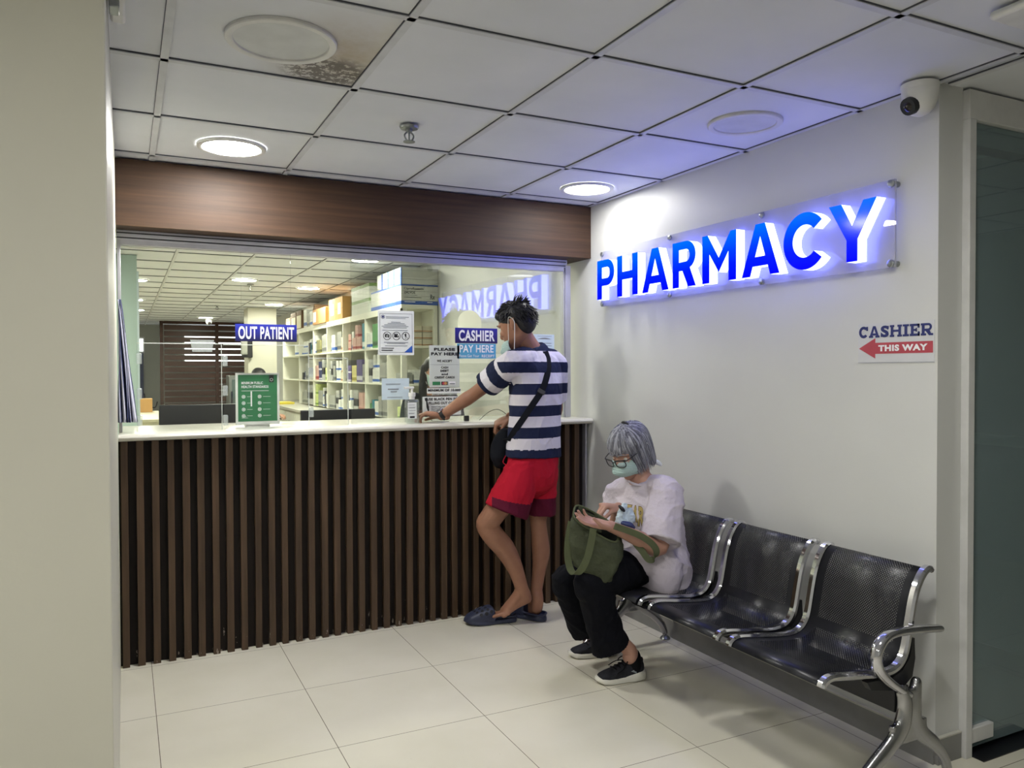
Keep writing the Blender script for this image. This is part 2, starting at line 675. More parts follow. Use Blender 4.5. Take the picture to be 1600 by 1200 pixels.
def fuse(mb, voxel=.005, smooth=3):
    """join overlapping closed pieces into one continuous skin"""
    me = bpy.data.meshes.new('tmp')
    me.from_pydata([tuple(v) for v in mb.v], [], mb.f)
    bm = bmesh.new()
    bm.from_mesh(me)
    bmesh.ops.recalc_face_normals(bm, faces=bm.faces)
    bm.to_mesh(me)
    bm.free()
    o = bpy.data.objects.new('tmp', me)
    COL.objects.link(o)
    r = o.modifiers.new('r', 'REMESH')
    r.mode = 'VOXEL'
    r.voxel_size = voxel
    s = o.modifiers.new('s', 'SMOOTH')
    s.iterations = smooth
    s.factor = .5
    dg = bpy.context.evaluated_depsgraph_get()
    dg.update()
    out = bpy.data.meshes.new_from_object(o.evaluated_get(dg))
    bpy.data.objects.remove(o)
    bpy.data.meshes.remove(me)
    return out


def folds(me, amp, sc, seed=0.0):
    """soft creases pressed into cloth along its normals"""
    out = []
    for v in me.vertices:
        p = V((v.co.x * sc[0], v.co.y * sc[1], v.co.z * sc[2])) + V((seed, seed * 1.7, -seed))
        p = p + V((mnoise.noise(p * .6), mnoise.noise(p * .6 + V((5, 1, 2))), mnoise.noise(p * .6 + V((1, 9, 4))))) * .9
        r = (1 - abs(mnoise.noise(p))) ** 3 + .4 * (1 - abs(mnoise.noise(p * 2.1))) ** 3
        out.append(v.co + v.normal * (amp * (r - .55)))
    for v, c in zip(me.vertices, out):
        v.co = c


def skin_obj(name, mb, mat, parent=None, voxel=.005, smooth=3, fn=None, band=None, crease=None):
    me = fuse(mb, voxel, smooth)
    if crease:
        folds(me, *crease)
    me.materials.clear()
    me.materials.append(MAT[mat])
    me.name = name
    if fn:
        for v in me.vertices:
            v.co = fn(v.co)
    if band:
        a = me.attributes.new('band', 'FLOAT', 'POINT')
        a.data.foreach_set('value', [band(v.co) for v in me.vertices])
    return finish(name, me, parent, 180)


def tree_of(o):
    me = o.data
    return BVHTree.FromPolygons([v.co for v in me.vertices], [tuple(p.vertices) for p in me.polygons])


FONT = {}


def text2d(body, bold=0.0, extrude=0.0):
    """outline of a word as a mesh: (verts, faces, (x0, x1, y0, y1))"""
    key = (body, bold, extrude)
    if key in FONT:
        return FONT[key]
    cu = bpy.data.curves.new('t', 'FONT')
    cu.body = body
    cu.size = 1
    cu.offset = bold
    cu.space_character = 1 + bold * 2.2
    cu.extrude = extrude
    cu.resolution_u = 6
    cu.fill_mode = 'BOTH' if extrude else 'FRONT'
    o = bpy.data.objects.new('t', cu)
    COL.objects.link(o)
    dg = bpy.context.evaluated_depsgraph_get()
    dg.update()
    me = bpy.data.meshes.new_from_object(o.evaluated_get(dg))
    vs = [tuple(v.co) for v in me.vertices]
    fs = [tuple(p.vertices) for p in me.polygons]
    bpy.data.objects.remove(o)
    bpy.data.meshes.remove(me)
    bpy.data.curves.remove(cu)
    xs, ys = [v[0] for v in vs], [v[1] for v in vs]
    FONT[key] = (vs, fs, (min(xs), max(xs), min(ys), max(ys)))
    return FONT[key]


class Face:
    """a flat printed face: lower-left corner o, unit ux, uy, outward normal n"""

    def __init__(s, o, ux, uy, n, lift=.0007):
        s.o, s.ux, s.uy, s.n = V(o), V(ux), V(uy), V(n)
        s.lift = lift
        s.layer = {}

    def mb(s, m):
        return s.layer.setdefault(m, MB())

    def p(s, x, y, k=1):
        return s.o + s.ux * x + s.uy * y + s.n * (s.lift * k)

    def text(s, body, x0, x1, y0, y1, mat, bold=.02, k=2):
        vs, fs, (a, b, c, d) = text2d(body, bold)
        sx, sy = (x1 - x0) / (b - a), (y1 - y0) / (d - c)
        s.mb(mat).add([s.p(x0 + (v[0] - a) * sx, y0 + (v[1] - c) * sy, k) for v in vs], fs)

    def poly(s, pts, mat, k=1):
        s.mb(mat).add([s.p(x, y, k) for x, y in pts], [tuple(range(len(pts)))])

    def rect(s, x0, x1, y0, y1, mat, k=1):
        s.poly([(x0, y0), (x1, y0), (x1, y1), (x0, y1)], mat, k)

    def ring(s, cx, cy, r, wd, mat, k=2, n=28):
        m_ = s.mb(mat)
        vs = []
        for i in range(n):
            for q in (r, r - wd):
                vs.append(s.p(cx + q * cos(2 * pi * i / n), cy + q * sin(2 * pi * i / n), k))
        m_.add(vs, [(2 * i, 2 * ((i + 1) % n), 2 * ((i + 1) % n) + 1, 2 * i + 1) for i in range(n)])

    def disc(s, cx, cy, r, mat, k=1, n=24):
        s.poly([(cx + r * cos(2 * pi * i / n), cy + r * sin(2 * pi * i / n)) for i in range(n)], mat, k)

    def lines(s, x0, x1, ys, h, mat, k=2, rag=.25):
        for y in ys:
            s.rect(x0, x0 + (x1 - x0) * (1 - rag * random.random()), y, y + h, mat, k)

    def done(s, parent, names=None):
        for m_, mb in s.layer.items():
            mb.build((names or {}).get(m_, 'lettering'), m_, parent, smooth=0)


# ------------------------------------------------------------------ naming helpers
def tag(o, label, cat, group=None, kind=None):
    o['label'] = label
    o['category'] = cat
    if group:
        o['group'] = group
    if kind:
        o['kind'] = kind
    return o


def thing(name, label, cat, loc=(0, 0, 0), group=None):
    o = bpy.data.objects.new(name, None)
    o.empty_display_size = .05
    o.location = loc
    o['_base'] = tuple(loc)
    COL.objects.link(o)
    return tag(o, label, cat, group)


def struct(o, label=None):
    o['kind'] = 'structure'
    if label:
        o['label'] = label
    return o


def dup(root, delta, label=None, group=None):
    """copy a thing with its parts (and their parts), moved by delta"""
    r = root.copy()
    COL.objects.link(r)
    r.location = V(root.location) + V(delta)
    if label:
        r['label'] = label
    if group:
        r['group'] = group
    for ch in list(root.children):
        c = ch.copy()
        COL.objects.link(c)
        c.parent = r
        c.matrix_parent_inverse = ch.matrix_parent_inverse
        for g in list(ch.children):
            d = g.copy()
            COL.objects.link(d)
            d.parent = c
            d.matrix_parent_inverse = g.matrix_parent_inverse
    return r


def bx(name, mat, x0, x1, y0, y1, z0, z1, parent=None, bevel=0):
    return MB().box(x0, x1, y0, y1, z0, z1).build(name, mat, parent, bevel=bevel)


# ================================================================== THE SETTING
# axes: x along the counter, y into the pharmacy, z up; the sign wall is x = 0, the counter front y = 0
struct(bx('floor', 'floor', -6, 3.2, -7.2, 15.2, -.06, 0))

boards = MB()
for (x0, x1, y0, y1) in ((-6, 0, -7.2, 15.2), (.032, 3.2, -7.2, 15.2)):
    boards.box(x0, x1, y0, y1, H + .004, H + .03)
ceil = struct(boards.build('ceiling', 'ceiling', smooth=0))
bar, gap = MB(), MB()


def tee(x0, x1, y0, y1):
    gap.box(x0 - .0015, x1, y0 - .0015, y1, H - .001, H + .006)  # dark strip painting the shadow line beside each tee bar
    bar.box(x0, x1, y0, y1, H - .004, H + .003)


for k in range(-1, 9):                    # hall grid
    x = -.5956 - .6176 * k
    if x < -.1:
        tee(x - .012, x + .012, -7.2, -.002)
for k in range(0, 12):
    y = -.0988 - .6221 * k
    tee(-6, -.001, y - .012, y + .012)
tee(-.022, -.001, -7.2, -.002)            # wall angle
tee(.034, .058, -7.2, -2.3)
for k in range(0, 5):
    tee(.06 + .6176 * (k + 1), .084 + .6176 * (k + 1), -7.2, -2.3)
for k in range(4, 12):
    y = -.0988 - .6221 * k
    tee(.034, 3.2, y - .012, y + .012)
for k in range(-6, 3):                    # pharmacy grid
    x = -.3145 + .6176 * k
    if x < .0:
        tee(x - .012, x + .012, .32, 15)
for k in range(-4, 20):
    y = 3.1 + .625 * k
    if y > .4:
        tee(-4.5, -.001, y - .012, y + .012)
gap.build('grid_gap_shade', 'grid gap shade', ceil, smooth=0)
bar.build('tee_bar', 'tee bar', ceil, smooth=0)
struct(bx('slot_shade', 'black plastic', -.002, .034, -7.2, -2.29, H + .03, H + .06))  # black strip above the open ceiling slot, standing for the shade inside it

# walls
struct(bx('wall_right', 'wall', 0, .13, -2.29, 15.2, 0, H + .01))
struct(bx('wall_left', 'wall_cream', -6, -2.604, -2.12, .0, 0, H + .01, bevel=.004))
struct(bx('wall_hall_left', 'wall', -6.1, -6, -7.2, -2.12, 0, H + .01))
struct(bx('wall_hall_back', 'wall', -6.1, 3.3, -7.3, -7.2, 0, H + .01))
struct(bx('wall_hall_right', 'wall_gray', 3.2, 3.3, -7.2, 5, 0, H + .01))
struct(bx('wall_back', 'wall_gray', -4.6, .0, 14.6, 14.7, 0, H + .01))
struct(bx('wall_pharmacy_left', 'wall_cream', -4.7, -4.6, .3, 14.7, 0, H + .01))
struct(bx('wall_teal', 'teal', -4.6, -2.47, 3.4, 3.52, 0, H))
struct(bx('trim_6', 'pale blue paper', -2.472, -2.455, 3.392, 3.53, 0, H - .14))
struct(bx('wall_rear_column', 'wall_cream', -.82, -.38, 8.85, 9.3, 0, H))
# counter back-up: the parapet under the window and the wood fascia above it
struct(bx('trim_1', 'fascia wood', -2.604, -.001, .0, .34, 2.092, H - .005, bevel=.002))
bb = MB().box(-.012, -.0005, -2.29, -.001, 0, .093).box(-.0005, .128, -2.302, -2.29, 0, .093)
bb = struct(bb.build('baseboard_right', 'baseboard', smooth=0))
cp = MB().box(-.014, -.0005, -2.291, -.001, .093, .100).box(-.0005, .128, -2.304, -2.29, .093, .098)
cp.build('cap_strip', 'baseboard cap', bb, smooth=0)
# room behind the dark glass door
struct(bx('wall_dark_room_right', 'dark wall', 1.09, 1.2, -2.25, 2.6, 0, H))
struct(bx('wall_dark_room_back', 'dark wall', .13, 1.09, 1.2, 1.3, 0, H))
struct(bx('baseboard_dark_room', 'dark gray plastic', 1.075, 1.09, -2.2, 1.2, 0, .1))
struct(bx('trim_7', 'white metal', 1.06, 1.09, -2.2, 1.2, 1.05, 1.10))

# glass door beside the sign wall
d = MB().box(.131, .166, -2.318, -2.255, 0, 2.2995).box(.131, 2.3, -2.316, -2.257, 2.30, H - .006)
door = struct(d.build('door_1', 'white metal', bevel=.002))
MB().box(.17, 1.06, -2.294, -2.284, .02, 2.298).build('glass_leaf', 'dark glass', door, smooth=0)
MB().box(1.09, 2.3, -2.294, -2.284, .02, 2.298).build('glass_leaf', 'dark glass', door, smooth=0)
MB().box(.168, .30, -2.312, -2.266, .045, .10).build('patch_fitting', 'white metal', door, bevel=.003)
MB().box(.19, .52, -2.288, -2.282, 2.19, 2.22).build('patch_fitting', 'black steel', door)
struct(bx('trim_8', 'black steel', .168, .56, -2.36, -2.215, 0, .004))

# ---------------------------------------------------------------- window over the counter
fr = MB()
fr.box(-2.6, -.108, .125, .20, 2.045, 2.091)
fr.box(-2.6, -.100, .118, .128, 2.062, 2.091)
fr.box(-.108, -.070, .128, .195, 1.115, 2.06)
fr.box(-2.6, -2.585, .128, .195, 1.115, 2.06)
win = struct(fr.build('window_1', 'aluminium', bevel=.002))
tr = MB()
tr.box(-2.585, -.115, .130, .150, 2.022, 2.046)
tr.box(-2.585, -.115, .170, .190, 2.022, 2.046)
gv = MB()
for yy, zz in ((.1245, 2.052), (.1175, 2.074)):
    gv.box(-2.6, -.108, yy, yy + .003, zz, zz + .006)
gv.build('groove', 'black plastic', win, smooth=0)
tr.box(-.117, -.110, .134, .146, 1.116, 2.022)
tr.build('track', 'aluminium', win, bevel=.001)
hole1 = V((-.79, .14, 1.70))


def pane_with_holes(x0, x1, z0, z1, y0, y1, holes):
    """a sheet of glass with round speaking holes: a grid whose cells round each hole are fitted to it"""
    bm = bmesh.new()
    o = [bm.verts.new((x, y0, z)) for x, z in ((x0, z0), (x1, z0), (x1, z1), (x0, z1))]
    es = [bm.edges.new((o[i], o[(i + 1) % 4])) for i in range(4)]
    for hx, hz, r in holes:
        n = 32
        c = [bm.verts.new((hx + r * cos(2 * pi * k / n), y0, hz + r * sin(2 * pi * k / n))) for k in range(n)]
        es += [bm.edges.new((c[i], c[(i + 1) % n])) for i in range(n)]
    bmesh.ops.triangle_fill(bm, use_beauty=True, use_dissolve=False, edges=es, normal=(0, -1, 0))
    ex = bmesh.ops.extrude_face_region(bm, geom=list(bm.faces))
    bmesh.ops.translate(bm, verts=[v for v in ex['geom'] if isinstance(v, bmesh.types.BMVert)], vec=(0, y1 - y0, 0))
    bmesh.ops.recalc_face_normals(bm, faces=bm.faces)
    me = bpy.data.meshes.new('pane')
    bm.to_mesh(me)
    bm.free()
    me.materials.append(MAT['window glass'])
    return me


finish('pane', pane_with_holes(-1.46, -.118, 1.114, 2.024, .137, .143, [(-.752, 1.685, .078), (-.665, 1.527, .036)]), win, 0)

# ---------------------------------------------------------------- counter and worktop
ct = thing('service_counter', 'dark brown slatted front of the pharmacy counter below the white worktop', 'counter', (-1.3, .05, 0))
bx('front_panel', 'slat back', -2.604, -.03, .058, .11, .0, 1.078, ct)
sl = MB()
for k in range(38):
    x = -2.5941 + .0672 * k + random.uniform(-.002, .002)
    w_ = random.uniform(.030, .034)
    sl.box(x, min(x + w_, -.03), .018 + random.uniform(0, .003), .058, .0005, 1.078)
sl.build('slat_cladding', 'slat wood', ct, smooth=0, bevel=.0015, seg=1)
bx('end_trim', 'aluminium', -.03, -.022, .02, .11, 0, 1.078, ct)
prof = [(.62, 1.080), (-.01, 1.080), (-.022, 1.083), (-.030, 1.090), (-.033, 1.097), (-.030, 1.104), (-.022, 1.110), (-.01, 1.1125), (.62, 1.1125)]
wt = MB().rings([[V((x, y, z)) for y, z in prof] for x in (-2.603, -.004)])
wt = wt.build('worktop', 'counter white', smooth=40)
tag(wt, 'long white worktop with a rounded front edge running under the pharmacy window', 'worktop')

# ---------------------------------------------------------------- downlights
def downlight(x, y, mat, label, group=None, r=.148):
    t = thing('ceiling_light', label, 'ceiling light', (x, y, H), group)
    z = H - .005
    MB().lathe((x, y, z), [(r, 0.008), (r, .000), (r - .003, -.0035), (r - .019, -.0045), (r - .024, -.002), (r - .0265, .006)], n=40, cap0=False, cap1=False).build('trim_ring', 'white metal', t)
    dz = -.001 if mat != 'lamp off' else .003
    MB().lathe((x, y, z + dz), [(.0005, 0), (r - .025, 0), (r - .025, .006), (.0005, .006)], n=40).build('diffuser', mat, t, smooth=0)
    return t


downlight(-2.133, -.391, 'lamp hall', 'lit round downlight above the left of the wood fascia')
downlight(-.270, -.389, 'lamp corner', 'lit round downlight in the corner beside the blue sign wall')
downlight(-2.135, -1.647, 'lamp off', 'unlit round downlight in the water-stained ceiling board', r=.165)
downlight(-.297, -1.649, 'lamp off', 'unlit round downlight above the blue pharmacy sign')
for x, y, l in ((-3.9, -3.6, 'left of the viewer'), (-3.9, -5.9, 'behind the viewer on the left'), (-1.25, -3.0, 'nearest above the viewer')):
    downlight(x, y, 'lamp hall', 'lit round downlight in the hall ceiling, ' + l)
rl = [(-.605, 2.85, 'lit round ceiling light nearest above the stacked medicine boxes'),
      (-1.384, 4.92, 'lit round ceiling light in the middle of the pharmacy, beside the nearer sprinkler'),
      (-.568, 5.5, 'lit round ceiling light above the brown cartons on the shelves'),
      (-.54, 8.1, 'lit round ceiling light over the far end of the shelves'),
      (-2.466, 5.41, 'lit round ceiling light nearest behind the teal wall edge'),
      (-2.456, 8.05, 'second lit round ceiling light behind the teal wall edge'),
      (-2.40, 10.05, 'third lit round ceiling light behind the teal wall edge'),
      (-1.2, 11.6, 'lit round ceiling light in front of the dark louvred partition'),
      (-1.55, 1.25, 'round ceiling light added out of sight inside the window to brighten the inner desk'),  # unseen lamp added to brighten the near end of the pharmacy
      (-3.5, 2.2, 'lit round ceiling light left of the teal wall, out of view')]
for x, y, l in rl:
    downlight(x, y, 'lamp room', l)
downlight(-2.47, 2.80, 'lamp off', 'unlit round ceiling light just inside the pharmacy window, upper left')


# ---------------------------------------------------------------- sprinklers, cameras, cassette
def sprinkler(x, y, label):
    t = thing('sprinkler', label, 'sprinkler', (x, y, H))
    z = H - .004
    MB().lathe((x, y, z), [(.001, -.012), (.036, -.010), (.04, -.002), (.04, 0), (.001, 0)]).build('escutcheon', 'steel', t)
    m_ = MB().cyl((x, y, z - .01), (x, y, z - .026), .012)
    for s in (-1, 1):
        m_.tube([(x + s * .008, y, z - .024), (x + s * .019, y, z - .036), (x + s * .015, y, z - .052), (x + s * .004, y, z - .062)], .0036, n=8, sub=3)
    m_.cyl((x, y, z - .026), (x, y, z - .06), .0032)
    m_.build('frame', 'steel', t)
    MB().lathe((x, y, z - .066), [(.001, 0), (.024, .002), (.024, .005), (.001, .006)]).build('deflector', 'steel', t)


sprinkler(-1.52, -1.032, 'small metal fire sprinkler in the hall ceiling above the counter')
sprinkler(-1.26, 5.35, 'nearer small sprinkler in the pharmacy ceiling')
sprinkler(-1.30, 8.6, 'farther small sprinkler in the pharmacy ceiling')


def dome(c, look, label, s=1.0):
    c, look = V(c), V(look).normalized()
    t = thing('security_camera', label, 'security camera', tuple(c))
    MB().lathe(c, [(.001, 0), (.062 * s, 0), (.062 * s, -.012 * s), (.060 * s, -.02 * s), (.001, -.02 * s)]).build('mount', 'white plastic', t)
    MB().lathe(c, [(.060 * s, -.02 * s), (.0595 * s, -.035 * s), (.055 * s, -.06 * s), (.047 * s, -.082 * s), (.032 * s, -.10 * s), (.012 * s, -.109 * s), (.001, -.11 * s)]).build('housing', 'white plastic', t)
    e = c + V((0, 0, -.058 * s)) + look * (.038 * s)
    MB().cyl(e, e + look * .024 * s, .032 * s, .030 * s).build('lens_hood', 'black plastic', t)
    MB().lathe(e + look * .024 * s, [(.001, .006 * s), (.012 * s, .003 * s), (.017 * s, 0), (.001, -.002)], axis=look).build('lens', 'eye dark', t)


dome((-.064, -2.262, H - .006), (-.9, .1, -.42), 'white dome security camera on the ceiling at the corner of the sign wall')
dome((-1.12, 11.9, H - .006), (.1, -.9, -.4), 'small white dome camera on the ceiling in front of the dark louvres', 1.05)
t = thing('air_cassette', 'white square ceiling air cassette at the top right of the picture', 'air conditioner', (-.02, -3.02, H))
MB().box(-.40, .40, -3.52, -2.715, H - .03, H - .005).build('frame', 'white plastic', t, bevel=.02, seg=3)
MB().box(-.27, .27, -3.39, -2.845, H - .036, H - .028).build('grille', 'gray pack', t, bevel=.004)
t = thing('ceiling_bracket', 'small white bracket hanging from the ceiling beside the left pillar', 'bracket', (-2.56, -1.78, H))
MB().box(-2.598, -2.56, -1.88, -1.70, H - .055, H - .003).build('body', 'white metal', t, bevel=.008)
MB().box(-2.60, -2.575, -1.86, -1.80, H - .075, H - .05).build('clip', 'steel', t, bevel=.003)

# ---------------------------------------------------------------- illuminated sign
sg = thing('pharmacy_sign', 'long illuminated sign of raised blue letters on a clear panel', 'sign', (-.03, -1.15, 1.945))
MB().box(-.034, -.026, -2.142, -.166, 1.783, 2.106).build('clear_panel', 'sign sheet', sg, smooth=0)
for y in (-.180, -.821, -1.475, -2.128):
    for z in (1.798, 2.091):
        MB().lathe((-.0005, y, z), [(.001, 0), (.011, 0), (.011, .025), (.006, .0255), (.006, .034), (.014, .0345), (.014, .041), (.009, .044), (.001, .045)], axis=(-1, 0, 0), n=20).build('standoff_bolt', 'steel', sg)


def arc(cx, cy, rx, ry, a0, a1, n=14):
    return [(cx + rx * cos(radians(a0 + (a1 - a0) * k / n)), cy + ry * sin(radians(a0 + (a1 - a0) * k / n))) for k in range(n + 1)]


def glyph(ch, w, t=.225):
    """outline and holes of a bold plain capital one unit high and w wide"""
    if ch == 'P':
        return [(0, 0), (t, 0), (t, .34)] + arc(w - .33, .67, .33, .33, -90, 90) + [(0, 1)], [[(t, .53)] + arc(w - .33, .67, .13, .14, -90, 90) + [(t, .81)]]
    if ch == 'R':
        return [(0, 0), (t, 0), (t, .36), (.34, .36), (w - .26, 0), (w, 0), (w - .20, .41)] + arc(w - .33, .69, .32, .31, -50, 90) + [(0, 1)], [[(t, .55)] + arc(w - .33, .69, .12, .135, -90, 90) + [(t, .825)]]
    if ch == 'H':
        return [(0, 0), (t, 0), (t, .41), (w - t, .41), (w - t, 0), (w, 0), (w, 1), (w - t, 1), (w - t, .60), (t, .60), (t, 1), (0, 1)], []
    if ch == 'A':
        h = w / 2
        return [(0, 0), (.235, 0), (.30, .19), (w - .30, .19), (w - .235, 0), (w, 0), (h + .125, 1), (h - .125, 1)], [[(.365, .37), (w - .365, .37), (h, .76)]]
    if ch == 'M':
        h = w / 2
        return [(0, 0), (t, 0), (t, .60), (h, .20), (w - t, .60), (w - t, 0), (w, 0), (w, 1), (w - .17, 1), (h, .50), (.17, 1), (0, 1)], []
    if ch == 'C':
        return arc(w * .52, .5, w * .52, .515, 40, 320, 40) + arc(w * .52, .5, w * .52 - t, .5 - t + .02, 318, 42, 36), []
    if ch == 'Y':
        h = w / 2
        return [(h - t / 2, 0), (h + t / 2, 0), (h + t / 2, .37), (w, 1), (w - .26, 1), (h, .60), (.26, 1), (0, 1), (h - t / 2, .37)], []


LET = [('P', -.2045, -.382), ('H', -.411, -.6085), ('A', -.648, -.876), ('R', -.908, -1.088), ('M', -1.135, -1.367), ('A', -1.403, -1.629), ('C', -1.651, -1.871), ('Y', -1.888, -2.106)]
for ch, ya, yb in LET:
    hh = .226
    ol, holes = glyph(ch, (ya - yb) / hh)
    bm = bmesh.new()
    es = []
    for lp in [ol] + holes:
        vs = [bm.verts.new((-.036, ya - x * hh, 1.8175 + y * hh)) for x, y in lp]
        es += [bm.edges.new((vs[i], vs[(i + 1) % len(vs)])) for i in range(len(vs))]
    bmesh.ops.triangle_fill(bm, use_beauty=True, use_dissolve=False, edges=es, normal=(-1, 0, 0))
    ex = bmesh.ops.extrude_face_region(bm, geom=list(bm.faces))
    bmesh.ops.translate(bm, verts=[v for v in ex['geom'] if isinstance(v, bmesh.types.BMVert)], vec=(-.050, 0, 0))
    bmesh.ops.recalc_face_normals(bm, faces=bm.faces)
    me = bpy.data.meshes.new('letter')
    bm.to_mesh(me)
    bm.free()
    me.materials.append(MAT['letter side'])
    me.materials.append(MAT['blue'])
    for p in me.polygons:
        p.material_index = 1 if p.normal.x < -.7 else 0
    o = finish('letter', me, sg, 0)
    o['label'] = 'raised letter %s with a blue face and white glowing sides' % ch

# ---------------------------------------------------------------- wall sticker CASHIER / THIS WAY
st = MB().box(-.0018, -.0003, -2.279, -1.958, 1.4305, 1.583).build('wall_sign', 'sticker', smooth=0)
tag(st, 'pale sticker on the sign wall with a red arrow saying cashier this way', 'sign')
F = Face((-.0018, -1.958, 1.4305), (0, -1, 0), (0, 0, 1), (-1, 0, 0))
W_, Hh = .321, .1525


def fill2d(F, loops, fn, mat, k=2):
    """a filled outline with holes laid on a printed face"""
    bm = bmesh.new()
    es = []
    for lp in loops:
        vs = [bm.verts.new((*fn(x, y), 0)) for x, y in lp]
        es += [bm.edges.new((vs[i], vs[(i + 1) % len(vs)])) for i in range(len(vs))]
    bmesh.ops.triangle_fill(bm, use_beauty=True, use_dissolve=False, edges=es, normal=(0, 0, 1))
    bm.verts.index_update()
    F.mb(mat).add([F.p(v.co.x, v.co.y, k) for v in bm.verts], [tuple(v.index for v in f.verts) for f in bm.faces])
    bm.free()


def slab_word(F, word, x0, x1, y0, y1, mat):
    """heavy slab-serif capitals"""
    h = y1 - y0
    wd = {'C': .92, 'A': 1.05, 'S': .82, 'H': 1.12, 'I': .56, 'E': .90, 'R': 1.04}
    tot = sum(wd[c] for c in word) + .07 * (len(word) - 1)
    sx = (x1 - x0) / tot
    x = x0
    for ch in word:
        w_ = wd[ch]
        fn = lambda px, py: (x + px * sx, y0 + py * h)
        t = .25
        sl = .17
        if ch == 'S':
            F.text('S', x + .03 * sx, x + (w_ - .03) * sx, y0, y1, mat, .05)
            for q in ((.62, .80, .70, .96), (.03, .21, .04, .32)):
                F.rect(x + q[0] * sx, x + q[1] * sx, y0 + q[2] * h, y0 + q[3] * h, mat, 2.2)
        elif ch == 'I':
            F.rect(x + .15 * sx, x + .41 * sx, y0, y1, mat, 2)
            for yy in (0, 1 - sl):
                F.rect(x, x + w_ * sx, y0 + yy * h, y0 + (yy + sl) * h, mat, 2.2)
        elif ch == 'E':
            F.rect(x + .10 * sx, x + (.10 + t) * sx, y0, y1, mat, 2)
            for q in ((0, .88, 0, .19), (0, .86, .81, 1), (.3, .62, .41, .58), (.70, .88, 0, .36), (.68, .86, .66, 1), (.52, .64, .34, .66)):
                F.rect(x + q[0] * sx, x + q[1] * sx, y0 + q[2] * h, y0 + q[3] * h, mat, 2.2)
        else:
            ol, holes = glyph(ch, w_ - (.16 if ch in 'HR' else .06 if ch == 'A' else .02), t)
            o_ = .08 if ch in 'HR' else .03 if ch == 'A' else 0
            fill2d(F, [[(px + o_, py) for px, py in lp] for lp in [ol] + holes], fn, mat)
            feet = {'H': [(0, .42, 0), (.70, 1.12, 0), (0, .42, 1), (.70, 1.12, 1)], 'A': [(0, .42, 0), (.63, 1.05, 0)], 'R': [(0, .46, 0), (.72, 1.06, 0), (0, .30, 1)], 'C': []}[ch]
            for a_, b_, top in feet:
                yy = 1 - sl if top else 0
                F.rect(x + a_ * sx, x + b_ * sx, y0 + yy * h, y0 + (yy + sl) * h, mat, 2.2)
            if ch == 'C':
                F.rect(x + .72 * sx, x + .90 * sx, y0 + .62 * h, y0 + .98 * h, mat, 2.2)
        x += (w_ + .07) * sx


slab_word(F, 'CASHIER', .004, .316, .098, .142, 'ink navy')
F.poly([(.004, .0575), (.078, .0965), (.078, .078), (.316, .078), (.316, .036), (.078, .036), (.078, .018)], 'arrow red', 1.5)
F.text('THIS WAY', .092, .296, .045, .069, 'white ink', .05, 3)
F.rect(.0, W_, .002, .0035, 'ink gray', 1)
F.done(st, {'ink navy': 'lettering', 'arrow red': 'arrow', 'white ink': 'lettering', 'ink gray': 'border'})


# ---------------------------------------------------------------- notices on the window glass (outer face y = .137)
def notice(name, label, cat, x0, x1, z0, z1, mat, y=.1355, th=.0022):
    o = MB().box(x0, x1, y - th, y, z0, z1).build(name, mat, smooth=0)
    tag(o, label, cat)
    return o, Face((x0, y - th, z0), (1, 0, 0), (0, 0, 1), (0, -1, 0)), x1 - x0, z1 - z0


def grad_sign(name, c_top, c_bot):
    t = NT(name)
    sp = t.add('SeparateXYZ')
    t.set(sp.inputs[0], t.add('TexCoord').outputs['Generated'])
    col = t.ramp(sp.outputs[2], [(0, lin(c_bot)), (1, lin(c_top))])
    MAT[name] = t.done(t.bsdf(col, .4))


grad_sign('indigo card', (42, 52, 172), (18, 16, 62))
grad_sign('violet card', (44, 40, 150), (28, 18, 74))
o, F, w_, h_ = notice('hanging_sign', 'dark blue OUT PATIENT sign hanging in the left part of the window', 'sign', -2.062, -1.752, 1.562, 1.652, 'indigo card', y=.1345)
F.text('OUT PATIENT', .015, w_ - .014, .012, h_ - .012, 'white ink', .026)
F.done(o)
for xx in (.03, w_ - .03):
    MB().box(-2.062 + xx - .0004, -2.062 + xx + .0004, .1335, .1345, 1.652, 2.024).build('hanging_wire', 'acrylic clip', o, smooth=0)
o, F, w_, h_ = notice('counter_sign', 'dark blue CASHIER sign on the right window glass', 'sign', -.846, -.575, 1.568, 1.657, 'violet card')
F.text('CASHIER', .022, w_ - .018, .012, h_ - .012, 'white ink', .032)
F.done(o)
o, F, w_, h_ = notice('counter_sign', 'light blue PAY HERE sticker right below the dark cashier sign', 'sign', -.834, -.585, 1.478, 1.566, 'sign blue')
F.text('PAY HERE', .014, w_ - .016, .036, h_ - .008, 'white ink', .02)
F.text('Please Get Your', .010, .140, .008, .024, 'white ink', .0)
F.text('RECEIPT', .156, w_ - .010, .007, .023, 'white ink', .02)
F.done(o)
o, F, w_, h_ = notice('payment_notice', 'grey notice saying please pay here, cash debit and credit cards', 'notice', -1.006, -.820, 1.310, 1.553, 'paper gray')
F.text('PLEASE', .028, w_ - .028, h_ - .031, h_ - .014, 'ink', .05)
F.text('PAY HERE', .010, w_ - .010, h_ - .058, h_ - .040, 'ink', .05)
F.text('WE ACCEPT', .046, w_ - .046, h_ - .096, h_ - .083, 'ink', .03)
F.rect(.004, w_ - .004, h_ - .112, h_ - .1105, 'ink gray')
for i, (s, q) in enumerate((('CASH', .022), ('DEBIT', .026), ('and', .020), ('CREDIT CARDS', .062))):
    F.text(s, w_ / 2 - q, w_ / 2 + q, h_ - .134 - .019 * i, h_ - .121 - .019 * i, 'ink', .03)
F.rect(.018, .066, .014, .034, 'poster green')
F.rect(.072, .112, .014, .034, 'ink')
F.disc(.086, .024, .009, 'arrow red', 3)
F.disc(.098, .024, .009, 'orange pack', 4)
F.rect(.120, .160, .014, .034, 'white ink')
